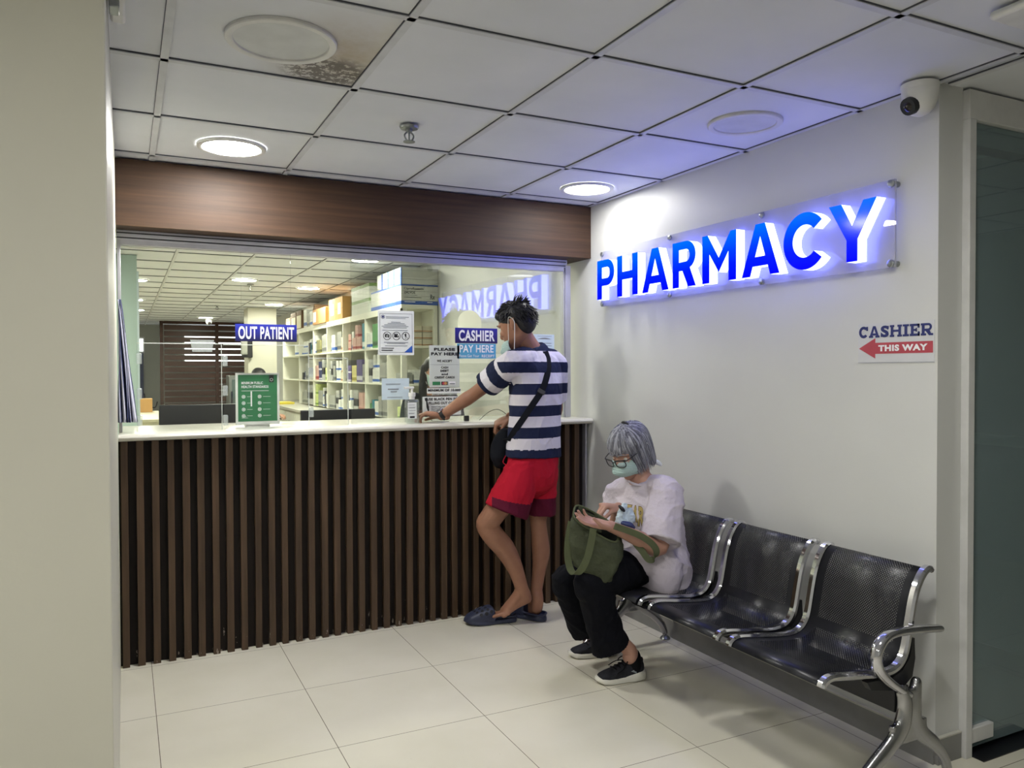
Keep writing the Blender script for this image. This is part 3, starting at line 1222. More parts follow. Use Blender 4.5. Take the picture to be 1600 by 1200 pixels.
F.rect(.124, .156, .018, .024, 'ink gray', 3)
F.rect(0, w_, 0, .0018, 'ink gray')
F.done(o, {'poster green': 'card_logo', 'arrow red': 'card_logo', 'orange pack': 'card_logo'})
o, F, w_, h_ = notice('minimum_strip', 'narrow white strip reading minimum of 10.000 under the payment notice', 'notice', -1.020, -.812, 1.276, 1.306, 'paper')
F.text('MINIMUM OF 10.000', .004, w_ - .003, .011, .026, 'ink', .04)
F.done(o)
o, F, w_, h_ = notice('small_strip', 'thin strip of small print below the minimum strip', 'notice', -.99, -.835, 1.266, 1.2755, 'paper gray')
F.text('DEBIT AND CREDIT CARDS', .004, w_ - .004, .0015, .0075, 'ink', .03)
F.done(o)
o, F, w_, h_ = notice('pen_notice', 'white notice about using a black pen, low on the window glass', 'notice', -1.048, -.812, 1.150, 1.258, 'paper')
F.text('USE BLACK PEN FOR', .026, w_ - .006, h_ - .022, h_ - .007, 'ink', .04)
F.text('FILLING OUT OF SOA', .036, w_ - .010, h_ - .045, h_ - .030, 'ink', .04)
for i, (s, q) in enumerate((('SIGNATURE OVER PRINTED NAME', .168), ('RELATIONSHIP TO THE PATIENT', .158), ('CONTACT NUMBER', .100), ('DATE SIGNED', .074))):
    F.text(s, .052, .052 + q, h_ - .063 - .0125 * i, h_ - .0545 - .0125 * i, 'ink', .02)
    F.disc(.038, h_ - .059 - .0125 * i, .002, 'ink', 2, 8)
F.done(o)
o, F, w_, h_ = notice('privacy_notice', 'white notice with three crossed-out camera and microphone symbols', 'notice', -1.308, -1.098, 1.496, 1.745, 'paper')
bd = .010
for a in ((bd, w_ - bd, h_ - .018, h_ - .0165), (bd, w_ - bd, .014, .0155), (bd, bd + .0015, .014, h_ - .0165), (w_ - bd - .0015, w_ - bd, .014, h_ - .0165)):
    F.rect(*a, 'ink')
F.ring(.028, h_ - .036, .011, .002, 'ink navy')
F.disc(.028, h_ - .036, .006, 'ink navy', 2)
F.rect(.046, w_ - .03, h_ - .038, h_ - .034, 'ink gray')
F.rect(.046, w_ - .05, h_ - .045, h_ - .042, 'ink gray')
for y_, q in ((.066, .03), (.074, .05), (.082, .07), (.090, .085), (.098, .075), (.112, .080)):
    F.lines(w_ / 2 - q, w_ / 2 + q, [h_ - y_], .0032, 'ink gray', rag=.1)
for i in range(3):
    cx, cy = .052 + .054 * i, h_ - .142
    F.ring(cx, cy, .0235, .0032, 'ink')
    if i == 0:
        F.rect(cx - .013, cx + .013, cy - .008, cy + .008, 'ink')
        F.rect(cx - .006, cx + .004, cy + .008, cy + .012, 'ink')
        F.disc(cx, cy, .0055, 'paper', 3)
        F.disc(cx, cy, .0035, 'ink', 4)
    elif i == 1:
        F.rect(cx - .013, cx + .006, cy - .008, cy + .004, 'ink')
        F.disc(cx - .008, cy + .008, .005, 'ink')
        F.disc(cx + .003, cy + .008, .005, 'ink')
        F.poly([(cx + .006, cy - .002), (cx + .014, cy + .005), (cx + .014, cy - .009)], 'ink')
    else:
        F.rect(cx - .004, cx + .004, cy - .004, cy + .011, 'ink')
        F.disc(cx, cy + .011, .004, 'ink')
        F.rect(cx - .001, cx + .001, cy - .013, cy - .004, 'ink')
        F.rect(cx - .006, cx + .006, cy - .014, cy - .012, 'ink')
    s = 1 if i != 2 else 1
    F.poly([(cx - .017, cy + .0155), (cx - .0155, cy + .017), (cx + .017, cy - .0155), (cx + .0155, cy - .017)], 'ink', 3)
for y_, q in ((.180, .072), (.186, .055), (.199, .066)):
    F.lines(w_ / 2 - q, w_ / 2 + q, [h_ - y_], .0032, 'ink gray', rag=.05)
F.lines(.018, .105, [.036, ], .004, 'ink')
F.lines(.018, .085, [.024, ], .005, 'ink')
F.poly([(w_ - .058, .0155), (w_ - .0115, .0155), (w_ - .0115, .055)], 'pack blue', 2)
F.done(o, {'pack blue': 'corner_flash', 'ink navy': 'emblem'})
o, F, w_, h_ = notice('small_notice', 'small pale blue notice on the glass behind the pump bottle', 'notice', -1.288, -1.128, 1.245, 1.365, 'pale blue paper')
F.lines(.022, w_ - .05, [h_ - .032, h_ - .036], .002, 'ink gray')
F.lines(.034, w_ - .06, [h_ - .064], .006, 'ink gray')
F.lines(.050, w_ - .07, [h_ - .078], .006, 'ink gray')
F.lines(.03, w_ - .04, [.012], .003, 'ink gray')
F.done(o)
o, F, w_, h_ = notice('taped_paper', 'pale paper of small print taped to the glass behind the standing man', 'notice', -.335, -.185, 1.355, 1.628, 'pale blue paper')
F.lines(.03, w_ - .02, [h_ - .012], .002, 'ink gray')
F.poly([(.03 + .1 * k / 10, h_ - .030 + .010 * sin(pi * k / 10)) for k in range(11)], 'ink gray')
F.lines(.012, w_ - .012, [h_ - .055 - .016 * k for k in range(12)], .003, 'ink gray', rag=.5)
F.done(o)

# green health poster in a white frame, standing on the worktop behind the glass
ps = thing('framed_poster', 'white framed green poster on minimum public health standards', 'poster', (-1.885, .30, 1.113))
y = .26
x0, x1, z0, z1 = -2.048, -1.822, 1.122, 1.398
MB().box(x0, x1, y, y + .008, z0, z1).build('frame', 'white plastic', ps, bevel=.002)
MB().box(x0 + .05, x1 - .05, y + .008, y + .07, 1.1128, 1.122).build('foot', 'white plastic', ps)
pp = MB().box(x0 + .012, x1 - .012, y - .001, y, z0 + .018, z1 - .010).build('poster_sheet', 'poster green', ps, smooth=0)
F = Face((x0 + .012, y - .001, z0 + .018), (1, 0, 0), (0, 0, 1), (0, -1, 0))
w_, h_ = x1 - x0 - .024, z1 - z0 - .028
F.text('MINIMUM PUBLIC', .018, .128, h_ - .050, h_ - .036, 'white ink', .02)
F.text('HEALTH STANDARDS', .018, .156, h_ - .070, h_ - .056, 'white ink', .02)
F.lines(.018, .160, [h_ - .086], .002, 'white ink', rag=.02)
F.rect(.160, .184, h_ - .040, h_, 'ink', 1)
F.ring(.172, h_ - .026, .008, .002, 'white ink', 3)
for c_ in range(2):
    for k in range(4):
        F.disc(.028 + .082 * c_, h_ - .116 - .034 * k, .0095, 'white ink', 2)
        F.ring(.028 + .082 * c_, h_ - .116 - .034 * k, .0062, .002, 'poster green', 3)
        F.lines(.046 + .082 * c_, .074 + .094 * c_, [h_ - .117 - .034 * k], .0016, 'white ink', rag=.1)
F.rect(.064, .071, h_ - .168, h_ - .088, 'white ink', 2)
F.lines(.018, .05, [.018, .024], .0016, 'white ink')
F.done(pp)

# acrylic shields along the worktop with clear hinges
def shield(x0, x1, z1, label, clips):
    t = thing('acrylic_shield', label, 'acrylic shield', ((x0 + x1) / 2, .09, 1.113))
    MB().box(x0, x1, .096, .100, 1.1135, z1).build('sheet', 'acrylic', t, smooth=0)
    MB().box(x0, x1, .0955, .1005, z1 - .001, z1 + .003).box(x1, x1 + .003, .0955, .1005, 1.1135, z1).build('edge', 'paper gray', t, smooth=0)
    for cx, cz in clips:
        MB().box(cx - .012, cx + .012, .082, .0955, cz - .026, cz + .026).build('hinge_clip', 'acrylic clip', t, bevel=.003)


shield(-2.52, -2.135, 1.545, 'clear acrylic shield at the left end of the worktop, before the low black monitor', [(-2.51, 1.47), (-2.51, 1.30), (-2.51, 1.17)])
shield(-2.125, -1.70, 1.542, 'clear acrylic shield before the green poster', [(-2.118, 1.46), (-2.118, 1.31), (-2.118, 1.16)])
shield(-1.695, -1.49, 1.475, 'narrow clear acrylic shield left of the pump bottle', [(-1.688, 1.40), (-1.688, 1.19)])
t = thing('leaflet_holder', 'small clear acrylic holder fixed high on the left shield edge', 'holder', (-2.26, .09, 1.545))
MB().prism([(-.055, .02), (.055, .02), (.045, -.04), (-.045, -.04)], (-2.225, .078, 1.545), (1, 0, 0), (0, 0, 1), (0, .016, 0)).build('pocket', 'acrylic clip', t)

# things standing on the worktop
t = thing('pump_bottle', 'clear pump bottle of alcohol with white label beside the man’s hand', 'bottle', (-1.135, .045, 1.113))
c = V((-1.138, .06, 1.1132))
MB().box(c.x - .038, c.x + .038, c.y - .022, c.y + .022, c.z, c.z + .135).build('body', 'clear bottle', t, bevel=.01, seg=3)
MB().lathe(c, [(.016, .135), (.016, .150), (.020, .151), (.020, .172), (.007, .173), (.007, .195), (.001, .195)]).build('pump', 'white plastic', t)
MB().box(c.x - .045, c.x + .012, c.y - .009, c.y + .009, c.z + .193, c.z + .206).build('nozzle', 'white plastic', t, bevel=.004)
lb = MB().box(c.x - .032, c.x + .020, c.y - .0228, c.y - .0222, c.z + .028, c.z + .118).build('label_sheet', 'paper', t, smooth=0)
F = Face((c.x - .032, c.y - .0228, c.z + .028), (1, 0, 0), (0, 0, 1), (0, -1, 0), .0003)
F.lines(.006, .046, [.075, .062, .058, .044, .030, .026], .002, 'ink gray')
F.rect(.012, .040, .004, .014, 'ink', 2)
F.done(lb)
t = thing('counter_pen', 'black pen on a coiled cord hanging before the black pen notice', 'pen', (-1.0, .11, 1.14))
MB().tube([(-1.030, .118, 1.236), (-1.024, .117, 1.20), (-1.016, .116, 1.162)], [.004, .007, .003], n=10).build('barrel', 'black plastic', t)
MB().cyl((-1.030, .118, 1.236), (-1.0335, .118, 1.252), .009, .008).build('holder_cap', 'black plastic', t)
MB().tube([(-1.016, .116, 1.162), (-1.006, .112, 1.14), (-1.0, .11, 1.120), (-.96, .10, 1.1155), (-.90, .10, 1.1155)], .0013, n=6, sub=4).build('cord', 'black plastic', t)
t = tag(MB().box(-.80, -.772, .10, .125, 1.113, 1.145).build('card_terminal', 'black plastic', bevel=.004), 'small black gadget standing on the worktop beside the man’s wrist', 'gadget')
t = tag(MB().tube([(-.70, .12, 1.115), (-.64, .122, 1.16), (-.58, .124, 1.175), (-.53, .122, 1.15), (-.50, .12, 1.115)], .0016, n=6, sub=5).build('loose_cable', 'black plastic'), 'thin black cable looping up from the worktop behind the hanging hand', 'cable')


def monitor(x0, x1, y, z0, z1, label):
    t = thing('monitor', label, 'monitor', ((x0 + x1) / 2, y, .75))
    MB().box(x0, x1, y, y + .035, z0, z1).build('back_shell', 'black plastic', t, bevel=.006)
    MB().box(x0 + .01, x1 - .01, y + .0355, y + .038, z0 + .01, z1 - .01).build('screen', 'black plastic', t)
    mx = (x0 + x1) / 2
    MB().box(mx - .025, mx + .025, y - .02, y - .001, .77, z0 + .1).build('stand', 'black plastic', t)
    MB().box(mx - .1, mx + .1, y - .08, y + .10, .751, .77).build('base', 'black plastic', t, bevel=.004)


bx_ = tag(MB().box(-2.55, -.12, .70, 1.36, .71, .75).build('inner_desk', 'shelf white', bevel=.004), 'long white desk behind the counter carrying the monitors', 'desk')
for lx in (-2.5, -1.7, -.9, -.17):
    MB().box(lx - .03, lx + .03, .74, 1.3, 0, .71).build('leg', 'shelf white', bx_)
monitor(-2.40, -1.97, .80, .93, 1.215, 'low black monitor at the left end of the counter, before the louvred partition')
monitor(-1.60, -1.13, .80, .88, 1.165, 'black monitor behind the pump bottle, before the medicine shelves')
monitor(-1.985, -1.70, 1.06, .90, 1.16, 'black monitor behind the framed green poster')

# striped drape hanging by the left pillar
dr = MB()
n, mrows = 46, 24
R = []
for i in range(mrows + 1):
    q = i / mrows
    z = 1.75 - (1.75 - 1.165) * q
    wd = .010 + .066 * q ** .8
    row = []
    for k in range(n + 1):
        s_ = k / n
        row.append(V((-2.599 + wd * s_ + .004 * sin(9 * s_ + 5 * q), .012 + .05 + .018 * sin(s_ * 2 * pi * 5 + q * 2.2) * (.4 + .6 * q), z - .05 * (1 - s_) * 0)))
    R.append(row)
dr.rings(R, False, False, closed=False)
dr_ = dr.build('striped_drape', 'striped drape', smooth=180)
a = dr_.data.attributes.new('band', 'FLOAT', 'POINT')
a.data.foreach_set('value', [((k % (n + 1)) / n * 3.2) % 1 for k in range((n + 1) * (mrows + 1))])
sm = dr_.modifiers.new('thick', 'SOLIDIFY')
sm.thickness = .002
tag(dr_, 'blue and white striped cloth hanging at the left end of the counter', 'cloth')

# ================================================================== THE WAITING BENCH
bench = thing('waiting_bench', 'three-seat waiting bench of black perforated steel and chrome by the sign wall', 'bench', (-.25, -1.6, 0))
PROF = [(-.612, .404), (-.606, .416), (-.590, .424), (-.560, .426), (-.50, .418), (-.43, .408), (-.36, .400), (-.32, .399), (-.285, .404), (-.255, .418),
        (-.232, .445), (-.218, .48), (-.207, .53), (-.196, .58), (-.184, .625), (-.168, .665), (-.150, .694), (-.132, .713), (-.112, .722), (-.098, .716)]
PX = [V((x, 0, z)) for x, z in PROF]
PS, _ = spline(PX, [1] * len(PX), 3)
SL = [0]
for i in range(1, len(PS)):
    SL.append(SL[-1] + (PS[i] - PS[i - 1]).length)


def bench_seat(y0, y1):
    """y0 is the end nearer the viewer"""
    vs, fs, uv = [], [], []
    for i, p in enumerate(PS):
        for j in (0, 1):
            vs.append((p.x, y0 + .004 if j == 0 else y1 - .004, p.z))
            uv.append((SL[i], 0 if j == 0 else y1 - y0))
    for i in range(len(PS) - 1):
        fs.append((2 * i, 2 * i + 1, 2 * i + 3, 2 * i + 2))
    me = bpy.data.meshes.new('seat')
    me.from_pydata(vs, [], fs)
    ul = me.uv_layers.new(name='UVMap')
    for lp in me.loops:
        ul.data[lp.index].uv = uv[lp.vertex_index]
    me.materials.append(MAT['perf'])
    o = finish('seat', me, bench, 180)
    so = o.modifiers.new('thick', 'SOLIDIFY')
    so.thickness = .002
    rail = [p.copy() for p in PX]
    for y in (y0, y1):
        r = MB()
        P2 = []
        n = len(PS)
        R = []
        for i, p in enumerate(PS):
            t = (PS[min(i + 1, n - 1)] - PS[max(i - 1, 0)]).normalized()
            nn = V((-t.z, 0, t.x))
            b = V((0, 1, 0))
            q = V((p.x, y, p.z)) + nn * .003
            R.append([q + b * (.0155 * a_) + nn * (.011 * c_) for a_, c_ in ((-1, -.6), (-.6, -1), (.6, -1), (1, -.6), (1, .3), (.55, 1), (-.55, 1), (-1, .3))])
        r.rings(R)
        rl_ = r.build('side_rail', 'chrome', bench, smooth=35)
        rl_['label'] = 'chrome side rail'
        # the bracket plate beneath the bend
        m_ = MB()
        m_.prism([(-.42, .388), (-.30, .384), (-.25, .40), (-.212, .44), (-.200, .50), (-.190, .50), (-.186, .43), (-.20, .37), (-.24, .345), (-.30, .34), (-.40, .36)], (0, y - .012, 0), (1, 0, 0), (0, 0, 1), (0, .024, 0))
        m_.build('bracket', 'black plastic', bench, smooth=0)


for y0, y1 in ((-2.335, -1.915), (-1.845, -1.425), (-1.355, -.935)):
    bench_seat(y0, y1)
MB().box(-.285, -.215, -2.345, -.80, .262, .345).build('beam', 'black steel', bench, bevel=.004)


def leg_frame(y, arm):
    m_ = MB()
    # legs: an arch from the front foot over the post to the wall-side foot
    m_.loft([(-.545, y, .035), (-.50, y, .075), (-.42, y, .128), (-.335, y, .182), (-.285, y, .235), (-.272, y, .30), (-.285, y, .35)],
            [(.020, .016), (.022, .018), (.026, .020), (.030, .021), (.032, .022), (.026, .022), (.022, .02)], ref=(1, 0, .3), n=14, sub=4)
    m_.loft([(-.052, y, .035), (-.075, y, .085), (-.125, y, .140), (-.185, y, .185), (-.225, y, .24), (-.225, y, .30), (-.215, y, .365)],
            [(.018, .016), (.020, .018), (.026, .020), (.030, .021), (.032, .022), (.028, .021), (.018, .018)], ref=(1, 0, -.3), n=14, sub=4)
    m_.box(-.285, -.205, y - .012, y + .012, .20, .35)
    m_.box(-.34, -.17, y - .010, y + .010, .17, .24)
    lo = skin_obj('leg_frame', m_, 'cast aluminium', bench, .006, 3)
    lo['label'] = 'cast metal leg frame'
    for fx in (-.05, -.55):
        MB().lathe((fx, y, 0), [(.001, 0), (.026, 0), (.027, .004), (.022, .012), (.012, .018), (.009, .02), (.009, .04), (.001, .042)]).build('foot_pad', 'steel', lo)
    if arm:
        a_ = MB()
        a_.loft([(-.10, y, .527), (-.20, y, .538), (-.30, y, .545), (-.36, y, .540), (-.400, y, .512), (-.412, y, .475), (-.398, y, .435), (-.36, y, .398), (-.31, y, .362), (-.255, y, .330)],
                [(.013, .018), (.014, .019), (.014, .02), (.015, .021), (.017, .022), (.018, .022), (.017, .022), (.016, .02), (.015, .02), (.015, .018)], n=14, sub=5, ref=None)
        ao = a_.build('armrest', 'chrome', bench, smooth=60)
        ao['label'] = 'curved chrome armrest'


leg_frame(-2.372, True)
leg_frame(-.80, True)

# ================================================================== PEOPLE
Rr = V((cos(YAW), -sin(YAW), 0))     # level directions seen from the hall: to the right,
Ff = V((sin(YAW), cos(YAW), 0))      # away,
Up = V((0, 0, 1))                    # and up


def hand(mb, wrist, d, n, side, size=1.0, curl=((20, 30, 20),) * 4, thumb=(35, 20, 20), spread=.06):
    """side +1 right hand, -1 left hand; d towards the knuckles, n out of the palm.  Returns finger tips."""
    d = V(d).normalized()
    n = (V(n) - d * V(n).dot(d)).normalized()
    s = d.cross(n) * side            # towards the thumb
    L = .088 * size
    w_ = V(wrist)
    mb.loft([w_ - d * .03 * size, w_ + d * .005, w_ + d * L * .35, w_ + d * L * .75, w_ + d * L * 1.02],
            [(.027 * size, .020 * size), (.028 * size, .019 * size), (.036 * size, .0165 * size), (.041 * size, .015 * size), (.039 * size, .012 * size)], ref=s, n=18, sub=3)
    lens = ((.043, .026, .022), (.047, .029, .022), (.043, .027, .022), (.034, .021, .019))
    rad = (.0088, .009, .0086, .0076)
    tips = []
    for i in range(4):
        off = (.029, .0098, -.0098, -.029)[i] * size
        p = w_ + d * (L * (.98, 1.04, 1.0, .90)[i]) + s * off
        fd = (d + s * spread * (1.5 - i)).normalized()
        pts, rr = [p - fd * .022 * size, p], [rad[i] * size * 1.12, rad[i] * size * 1.12]
        a = 0
        for k in range(3):
            a += curl[i][k]
            v = fd * cos(radians(a)) + n * sin(radians(a))
            q = pts[-1] + v * (lens[i][k] * size)
            pts.append(pts[-1].lerp(q, .5))
            rr.append(rad[i] * size * (1.0, .95, .88)[k])
            pts.append(q)
            rr.append(rad[i] * size * (1.0, .93, .78)[k])
        mb.loft(pts, rr, n=12, sub=3)
        tips.append((pts[-1], (pts[-1] - pts[-3]).normalized(), rad[i] * size, n))
    b = w_ + d * L * .22 + s * .026 * size + n * .006 * size
    a0, a1, a2 = thumb
    v0 = (d * cos(radians(a0)) + s * sin(radians(a0)) * .85 + n * .35).normalized()
    v1 = (v0 + n * sin(radians(a1)) + d * .25).normalized()
    v2 = (v1 + n * sin(radians(a2)) + d * .25).normalized()
    p1 = b + v0 * .042 * size
    p2 = p1 + v1 * .032 * size
    p3 = p2 + v2 * .026 * size
    mb.loft([b - v0 * .015 * size, b, p1, p1.lerp(p2, .5), p2, p3], [.013 * size, .0155 * size, .0115 * size, .0102 * size, .0098 * size, .0078 * size], n=12, sub=3)
    return tips


def nails(tips, parent):
    for p, t, r, n in tips:
        c = p + t * (r * .55) - n * (r * .62)
        m_ = MB().sphere(c, r * .62, r * .22, r * .78, axes=(t.cross(n).normalized(), n, t), n=10, m=6)
        m_.build('fingernail', 'nail', parent, smooth=180)


class Head:
    def __init__(s, c, F, roll=0.0, k=1.0):
        s.c = V(c)
        s.F = V(F).normalized()
        s.R = s.F.cross(Up).normalized()        # the person's right
        s.U = s.R.cross(s.F).normalized()
        s.k = k

    def p(s, x, y, z):
        return s.c + (s.R * x + s.U * y + s.F * z) * s.k

    def add(s, mb):
        st = [(-.118, .012, .020, .062), (-.112, .026, .034, .056), (-.095, .041, .052, .040), (-.07, .055, .072, .022), (-.035, .065, .086, .010), (0, .071, .094, .002),
              (.03, .074, .097, -.003), (.06, .073, .094, -.006), (.085, .064, .083, -.008), (.104, .046, .062, -.010), (.114, .022, .032, -.010)]
        R = []
        for y, a, b, o in st:
            ring = []
            for j in range(24):
                th = 2 * pi * j / 24
                ring.append(s.p(a * cos(th), y, o + b * sin(th)))
            R.append(ring)
        mb.rings(R)
        mb.loft([s.p(0, .018, .088), s.p(0, -.006, .100), s.p(0, -.028, .107), s.p(0, -.038, .098)], [.007, .008, .011, .008], n=10, sub=3)
        for sx in (-1, 1):
            mb.loft([s.p(sx * .036 - .022 * sx, .026, .090), s.p(sx * .034, .031, .088), s.p(sx * .056, .024, .070)], [.006, .007, .005], n=8, sub=3)   # brow ridge
            mb.sphere(s.p(sx * .038, -.02, .070), .020 * s.k, .020 * s.k, .020 * s.k)                                                                    # cheek
            # ear
            mb.loft([s.p(sx * .070, .028, -.018), s.p(sx * .082, .022, -.026), s.p(sx * .083, .0, -.022), s.p(sx * .074, -.028, -.010)], [(.014 * s.k, .006 * s.k), (.017 * s.k, .006 * s.k), (.014 * s.k, .006 * s.k), (.008 * s.k, .005 * s.k)], ref=s.F, n=12, sub=3)
        mb.loft([s.p(-.022, -.068, .088), s.p(0, -.066, .095), s.p(.022, -.068, .088)], [.005, .008, .005], n=8, sub=3)
        mb.loft([s.p(-.018, -.078, .086), s.p(0, -.079, .093), s.p(.018, -.078, .086)], [.005, .008, .005], n=8, sub=3)
        return s

    def eyes(s, parent, down=.0):
        for sx in (-1, 1):
            e = MB().sphere(s.p(sx * .032, .006, .0735), .0125 * s.k, .0125 * s.k, .0125 * s.k)
            eo = e.build('eye', 'eye white', parent, smooth=180)
            MB().sphere(s.p(sx * .032, .006 - down, .0812), .0062 * s.k).build('iris', 'eye dark', eo, smooth=180)
            MB().loft([s.p(sx * .016, .030, .097), s.p(sx * .034, .035, .094), s.p(sx * .054, .028, .078)], [(.002, .003), (.003, .004), (.0015, .002)], n=8, sub=3).build('eyebrow', 'black hair' if down < .001 else 'gray hair', parent, smooth=180)

    def mask(s, parent, mat, ym=-.008, drop=0.0):
        n, mrow = 20, 10
        m_ = MB()
        R = []
        for i in range(mrow + 1):
            v = i / mrow
            y = ym - .100 * v
            row = []
            bulge = .026 * sin(pi * min(1, v * 1.05)) + .004 * sin(v * pi * 6)
            for j in range(n + 1):
                u = -1 + 2 * j / n
                wv = .066 - .018 * v ** 2
                f0 = .097 - .034 * v ** 2 + .018 * sin(pi * v)
                row.append(s.p(wv * sin(u * 1.45) / sin(1.45), y - .006 * u * u, f0 + bulge * cos(u * pi / 2) - .072 * (1 - cos(u * 1.45)) + .004))
            R.append(row)
        m_.rings(R, False, False, closed=False)
        o = m_.build('face_mask', mat, parent, smooth=180)
        so = o.modifiers.new('thick', 'SOLIDIFY')
        so.thickness = .002
        for sx in (-1, 1):
            MB().tube([s.p(sx * .067, ym - .012, .040), s.p(sx * .080, .015, .0), s.p(sx * .088, .038, -.020), s.p(sx * .090, .012, -.040), s.p(sx * .082, -.022, -.030), s.p(sx * .062, ym - .088, .034)], .0018, n=6, sub=5).build('ear_loop', 'mask strap', o)
        return o


def strand(mb, pts, r, n=5):
    k = len(pts)
    mb.tube(pts, [r * (1 - .85 * (i / (k - 1)) ** 2) for i in range(k)], n=n, sub=3)


def section(fr, st, n=22, flat=.35):
    """rings across a shoe: fr = (origin, along, across); st = (t, side shift, half width, z0, z1)"""
    o, a, b = fr
    R = []
    for t, sh, hw, z0, z1 in st:
        ring = []
        for j in range(n):
            th = 2 * pi * j / n
            cx, sz = cos(th), sin(th)
            x = hw * (abs(cx) ** .75) * (1 if cx > 0 else -1)
            z = z0 + (z1 - z0) * (.5 + .5 * (abs(sz) ** (.9 if sz > 0 else flat)) * (1 if sz > 0 else -1))
            ring.append(V(o) + V(a) * t + V(b) * (x + sh) + V((0, 0, z)))
        R.append(ring)
    return R


# ---------------------------------------------------------------- the man at the counter
man = thing('person', 'young man in a striped shirt and red shorts leaning one hand on the counter', 'person', (-.55, -.28, 0))
B = MB()
hd = Head(at(806.5, 509, 4.27), -Rr * .82 + Ff * .46 - Up * .36, k=1.0)
hd.add(B)
B.loft([at(836, 560, 4.33), at(828, 545, 4.32), at(818, 528, 4.30), at(812, 515, 4.29)], [(.075, .062), (.060, .058), (.056, .056), (.055, .058)], n=18, sub=4)
FM = V((-.32, .947, 0))
LM = V((-.947, -.32, 0))
tor = [at(833, 722, 4.33), at(834, 700, 4.33), at(836, 650, 4.33), at(837, 600, 4.33), at(836, 572, 4.33), at(835, 556, 4.33)]
B.loft(tor, [(.120, .08), (.130, .088), (.140, .092), (.155, .098), (.160, .085), (.09, .06)], ref=LM, n=24, sub=4)
lsh, lel, lwr = at(799, 570, 4.21), at(743, 614, 4.36), at(690, 649.5, 4.42)
B.loft([at(812, 566, 4.24), lsh, lsh.lerp(lel, .5), lel, lel.lerp(lwr, .28), lel.lerp(lwr, .7), lwr], [.055, .052, .044, .038, .040, .031, (.027)], n=16, sub=4)
ld = at(652, 646, 4.44) - lwr
tipsL = hand(B, lwr, ld + V((0, .0, .010)), (0, 0, -1), -1, 1.0, curl=((30, 38, 22), (26, 40, 24), (30, 42, 26), (38, 44, 28)), thumb=(30, 10, 10))
rsh, rel, rwr = at(866, 570, 4.45), at(868, 645, 4.56), at(797, 651, 4.44)
B.loft([at(855, 566, 4.42), rsh, rsh.lerp(rel, .5), rel, rel.lerp(rwr, .3), rwr], [.055, .050, .042, .038, .039, .027], n=16, sub=4)
tipsR = hand(B, rwr, -Rr * .85 - Up * .42 + Ff * .1, -Up * .85 + Rr * .42 + Ff * .3, 1, 1.0, curl=((52, 62, 30), (55, 65, 30), (58, 65, 30), (60, 65, 30)), thumb=(28, 30, 20))
# legs
lk, la = at(761, 820, 4.26), at(815, 918, 4.33)
B.loft([at(820, 725, 4.27), at(795, 770, 4.25), at(768, 808, 4.25), lk, at(772, 838, 4.27), at(789, 858, 4.30), at(805, 888, 4.32), la, at(820, 930, 4.34)],
       [.064, .068, .062, .060, .060, .0575, .044, .036, .036], n=20, sub=4)
rk, ra_ = at(842, 826, 4.42), at(838, 923, 4.42)
B.loft([at(850, 725, 4.42), at(846, 780, 4.42), at(841, 808, 4.42), rk, at(845, 862, 4.43), at(842, 892, 4.43), ra_, at(838, 935, 4.43)],
       [.064, .060, .050, .046, .051, .039, .033, .034], n=20, sub=4)


def foot(mb, heel, ball, toe, across, kk=1.0, h=.03, ankle=None):
    """a bare foot from heel to toes, five toes"""
    heel, ball, toe = V(heel), V(ball), V(toe)
    across = V(across).normalized()
    mid = heel.lerp(ball, .55)
    mb.loft([heel, heel.lerp(mid, .5) + Up * .008, mid + Up * .008, ball], [(.030, .032), (.030, .034), (.034, .028), (.044, .017)], ref=across, n=16, sub=4)
    if ankle is not None:
        mb.loft([V(ankle), V(ankle).lerp(mid, .55) + Up * .012, ball + Up * .006], [(.032, .034), (.034, .028), (.038, .014)], ref=across, n=16, sub=4)
    d = (toe - ball)
    for i in range(5):
        q = ball + across * (.034 - .017 * i)
        l_ = (1.0, .98, .9, .78, .64)[i]
        mb.loft([q - d * .15, q + d * .45 * l_ + Up * .003, q + d * l_], [.012 if i == 0 else .009, .011 if i == 0 else .0075, .0105 if i == 0 else .007], n=10, sub=3)


ac1 = (Ff * -.5 + Rr * -.2)
foot(B, at(823, 934, 4.34), at(786, 958, 4.34), at(766, 962, 4.35), V((.15, -1, .12)), ankle=la)
foot(B, at(838, 952, 4.42), at(826, 955, 4.53), at(820, 955, 4.58), V((-.8, -.5, 0)), ankle=ra_)
B.loft([ra_, at(840, 936, 4.41), at(839, 950, 4.41)], [.034, .034, .033], n=16, sub=3)
body = skin_obj('body', B, 'skin man', man, .0042, 2)
nails(tipsL, body)
nails(tipsR[:3], body)
hd.eyes(man)
hd.mask(man, 'mask blue', ym=-.064)

